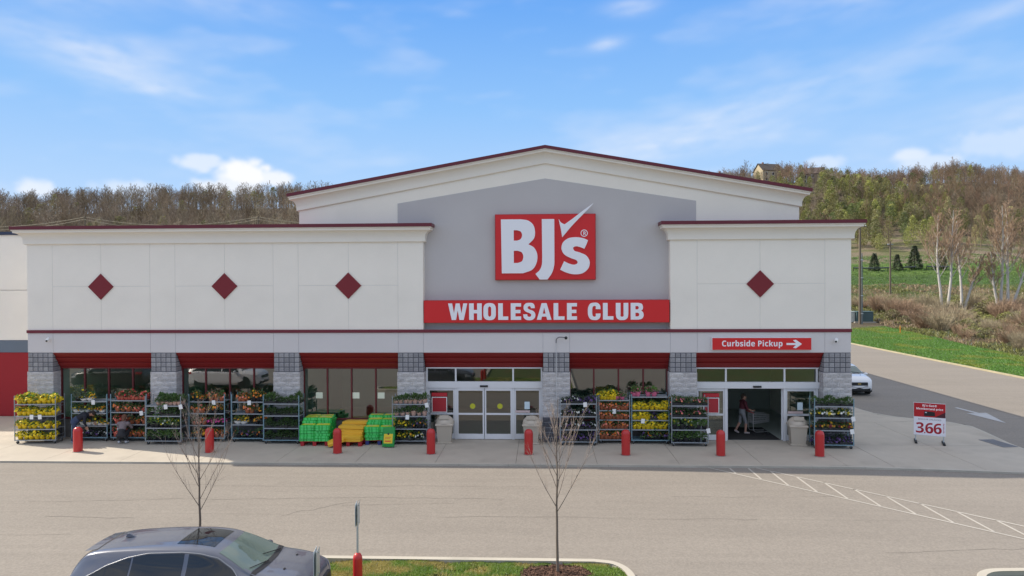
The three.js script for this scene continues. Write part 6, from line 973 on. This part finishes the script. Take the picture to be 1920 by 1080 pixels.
{
  const a = pole(44.45, -70, 14.6, 'tall grey utility pole with riser cables standing by the green cabinet', { arm: 0.9, cans: 0 });
  const riser = thing('cable_riser', 'dark conduit strapped to the tall utility pole', 'conduit', [44.62, 0, -69.8]); mesh('conduit', rod(V(0.05, 0, 0), V(0.02, 10.5, 0), 0.10, 0.07, 8), mat(0.11, 0.14, 0.16, 0.6), riser); mesh('clamp', merge([2, 4.5, 7, 9.5].map((y) => box(-0.12, 0.16, y, y + 0.12, -0.14, 0.12))), M.galv, riser);
  pole(65.8, -105, 10.3, 'thin weathered wooden pole standing in the scrub', { arm: 0.5 });
  const w = [[-142, -120, 21.2], [-101, -120, 21.6], [-62, -120, 21.3], [-23, -120, 21.2]], tops = w.map(([x, z, y], i) => { pole(x, z, y - landHeight(x, z) + 0.3, ['wooden utility pole behind the set-back wing', 'wooden utility pole where the pale cables peak above the parapet', 'wooden utility pole behind the parapet between two cable spans', 'wooden utility pole hidden behind the gable'][i]); return V(x, y, z); });
  for (let i = 0; i < 3; i++) for (const k of [0, 1]) { const pts = []; for (let j = 0; j <= 14; j++) { const u = j / 14; pts.push(tops[i].clone().lerp(tops[i + 1], u).add(V(0, -0.1 - k * 0.55 - 7.4 * u * (1 - u) * (1 + 0.1 * k), k * 0.3))); } const m = mesh('overhead_cable', tube(pts, 0.045, 28, 5), mat(0.42, 0.36, 0.27, 0.7)); tag(m, 'pale overhead cable sagging between poles above the parapet', 'cable', 'overhead cables behind the parapet'); }
  const cab = thing('utility_cabinet', 'dark green utility cabinet on a concrete pad beyond the lawn', 'utility cabinet', [45.7, landHeight(45.7, -72), -72]);
  mesh('pad', box(-1.5, 1.5, -0.2, 0.12, -1, 1), M.kerb, cab); mesh('body', rbox(-1.15, 1.15, 0.12, 1.5, -0.8, 0.8, 0.03), mat(0.055, 0.10, 0.105, 0.55), cab); mesh('lid', rbox(-1.2, 1.2, 1.5, 1.58, -0.85, 0.85, 0.02), mat(0.09, 0.15, 0.15, 0.5), cab); mesh('door', rbox(-1.0, -0.02, 0.2, 1.42, 0.8, 0.815, 0.005), mat(0.06, 0.105, 0.11, 0.55), cab); mesh('door', rbox(0.02, 1.0, 0.2, 1.42, 0.8, 0.815, 0.005), mat(0.06, 0.105, 0.11, 0.55), cab);
  const pb = thing('pale_cabinet', 'pale grey cabinet beside the dark green one', 'utility cabinet', [43.9, landHeight(43.9, -72), -72.2]); mesh('body', rbox(-0.7, 0.6, 0, 1.45, -0.6, 0.6, 0.03), mat(0.5, 0.52, 0.48, 0.6), pb); mesh('lid', rbox(-0.75, 0.65, 1.45, 1.52, -0.65, 0.65, 0.02), mat(0.45, 0.47, 0.44, 0.6), pb);
  const fl = thing('orange_barrier', 'orange barrier board standing behind the utility cabinets', 'barrier', [43.8, landHeight(43.8, -75), -75], 0.3); mesh('board', rbox(-0.9, 0.9, 1.6, 3.3, -0.03, 0.03, 0.01), mat(0.62, 0.10, 0.03, 0.6), fl); for (const s of [-0.7, 0.7]) mesh('leg', rod(V(s, 0, 0), V(s, 1.7, 0), 0.04), M.galv, fl);
  const mk = thing('marker_post', 'small orange marker post at the lawn edge', 'marker post', [43.4, 0.1, -57]); mesh('post', new THREE.CylinderGeometry(0.05, 0.05, 1.0, 8).translate(0, 0.5, 0), mat(0.75, 0.25, 0.03, 0.6), mk); mesh('cap', new THREE.SphereGeometry(0.06, 8, 6).translate(0, 1.0, 0), mat(0.75, 0.45, 0.05, 0.6), mk);
  for (const [x0, x1, label] of [[74, 82.5, 'long dark guard rail on the far green bank'], [85.5, 88.6, 'short dark guard rail on the far bank under the tallest conifer'], [91, 96, 'dark guard rail on the far bank behind the birches']]) { const z = -139, t = thing('guard_rail', label, 'guard rail', [0, 0, z]), f = (x) => landHeight(x, z) + 0.75, n = 8, rail = []; for (let i = 0; i < n; i++) { const a = lerp(x0, x1, i / n), b = lerp(x0, x1, (i + 1) / n); rail.push(rod(V(a, f(a), 0), V(b, f(b), 0), 0.19, 0.19, 6)); } mesh('rail', merge(rail), mat(0.09, 0.10, 0.10, 0.6), t); for (let x = x0; x <= x1; x += 2) mesh('post', box(x - 0.07, x + 0.07, f(x) - 1.2, f(x), -0.15, 0.0), bark.dark, t); }
}
renderer.render(scene, camera);
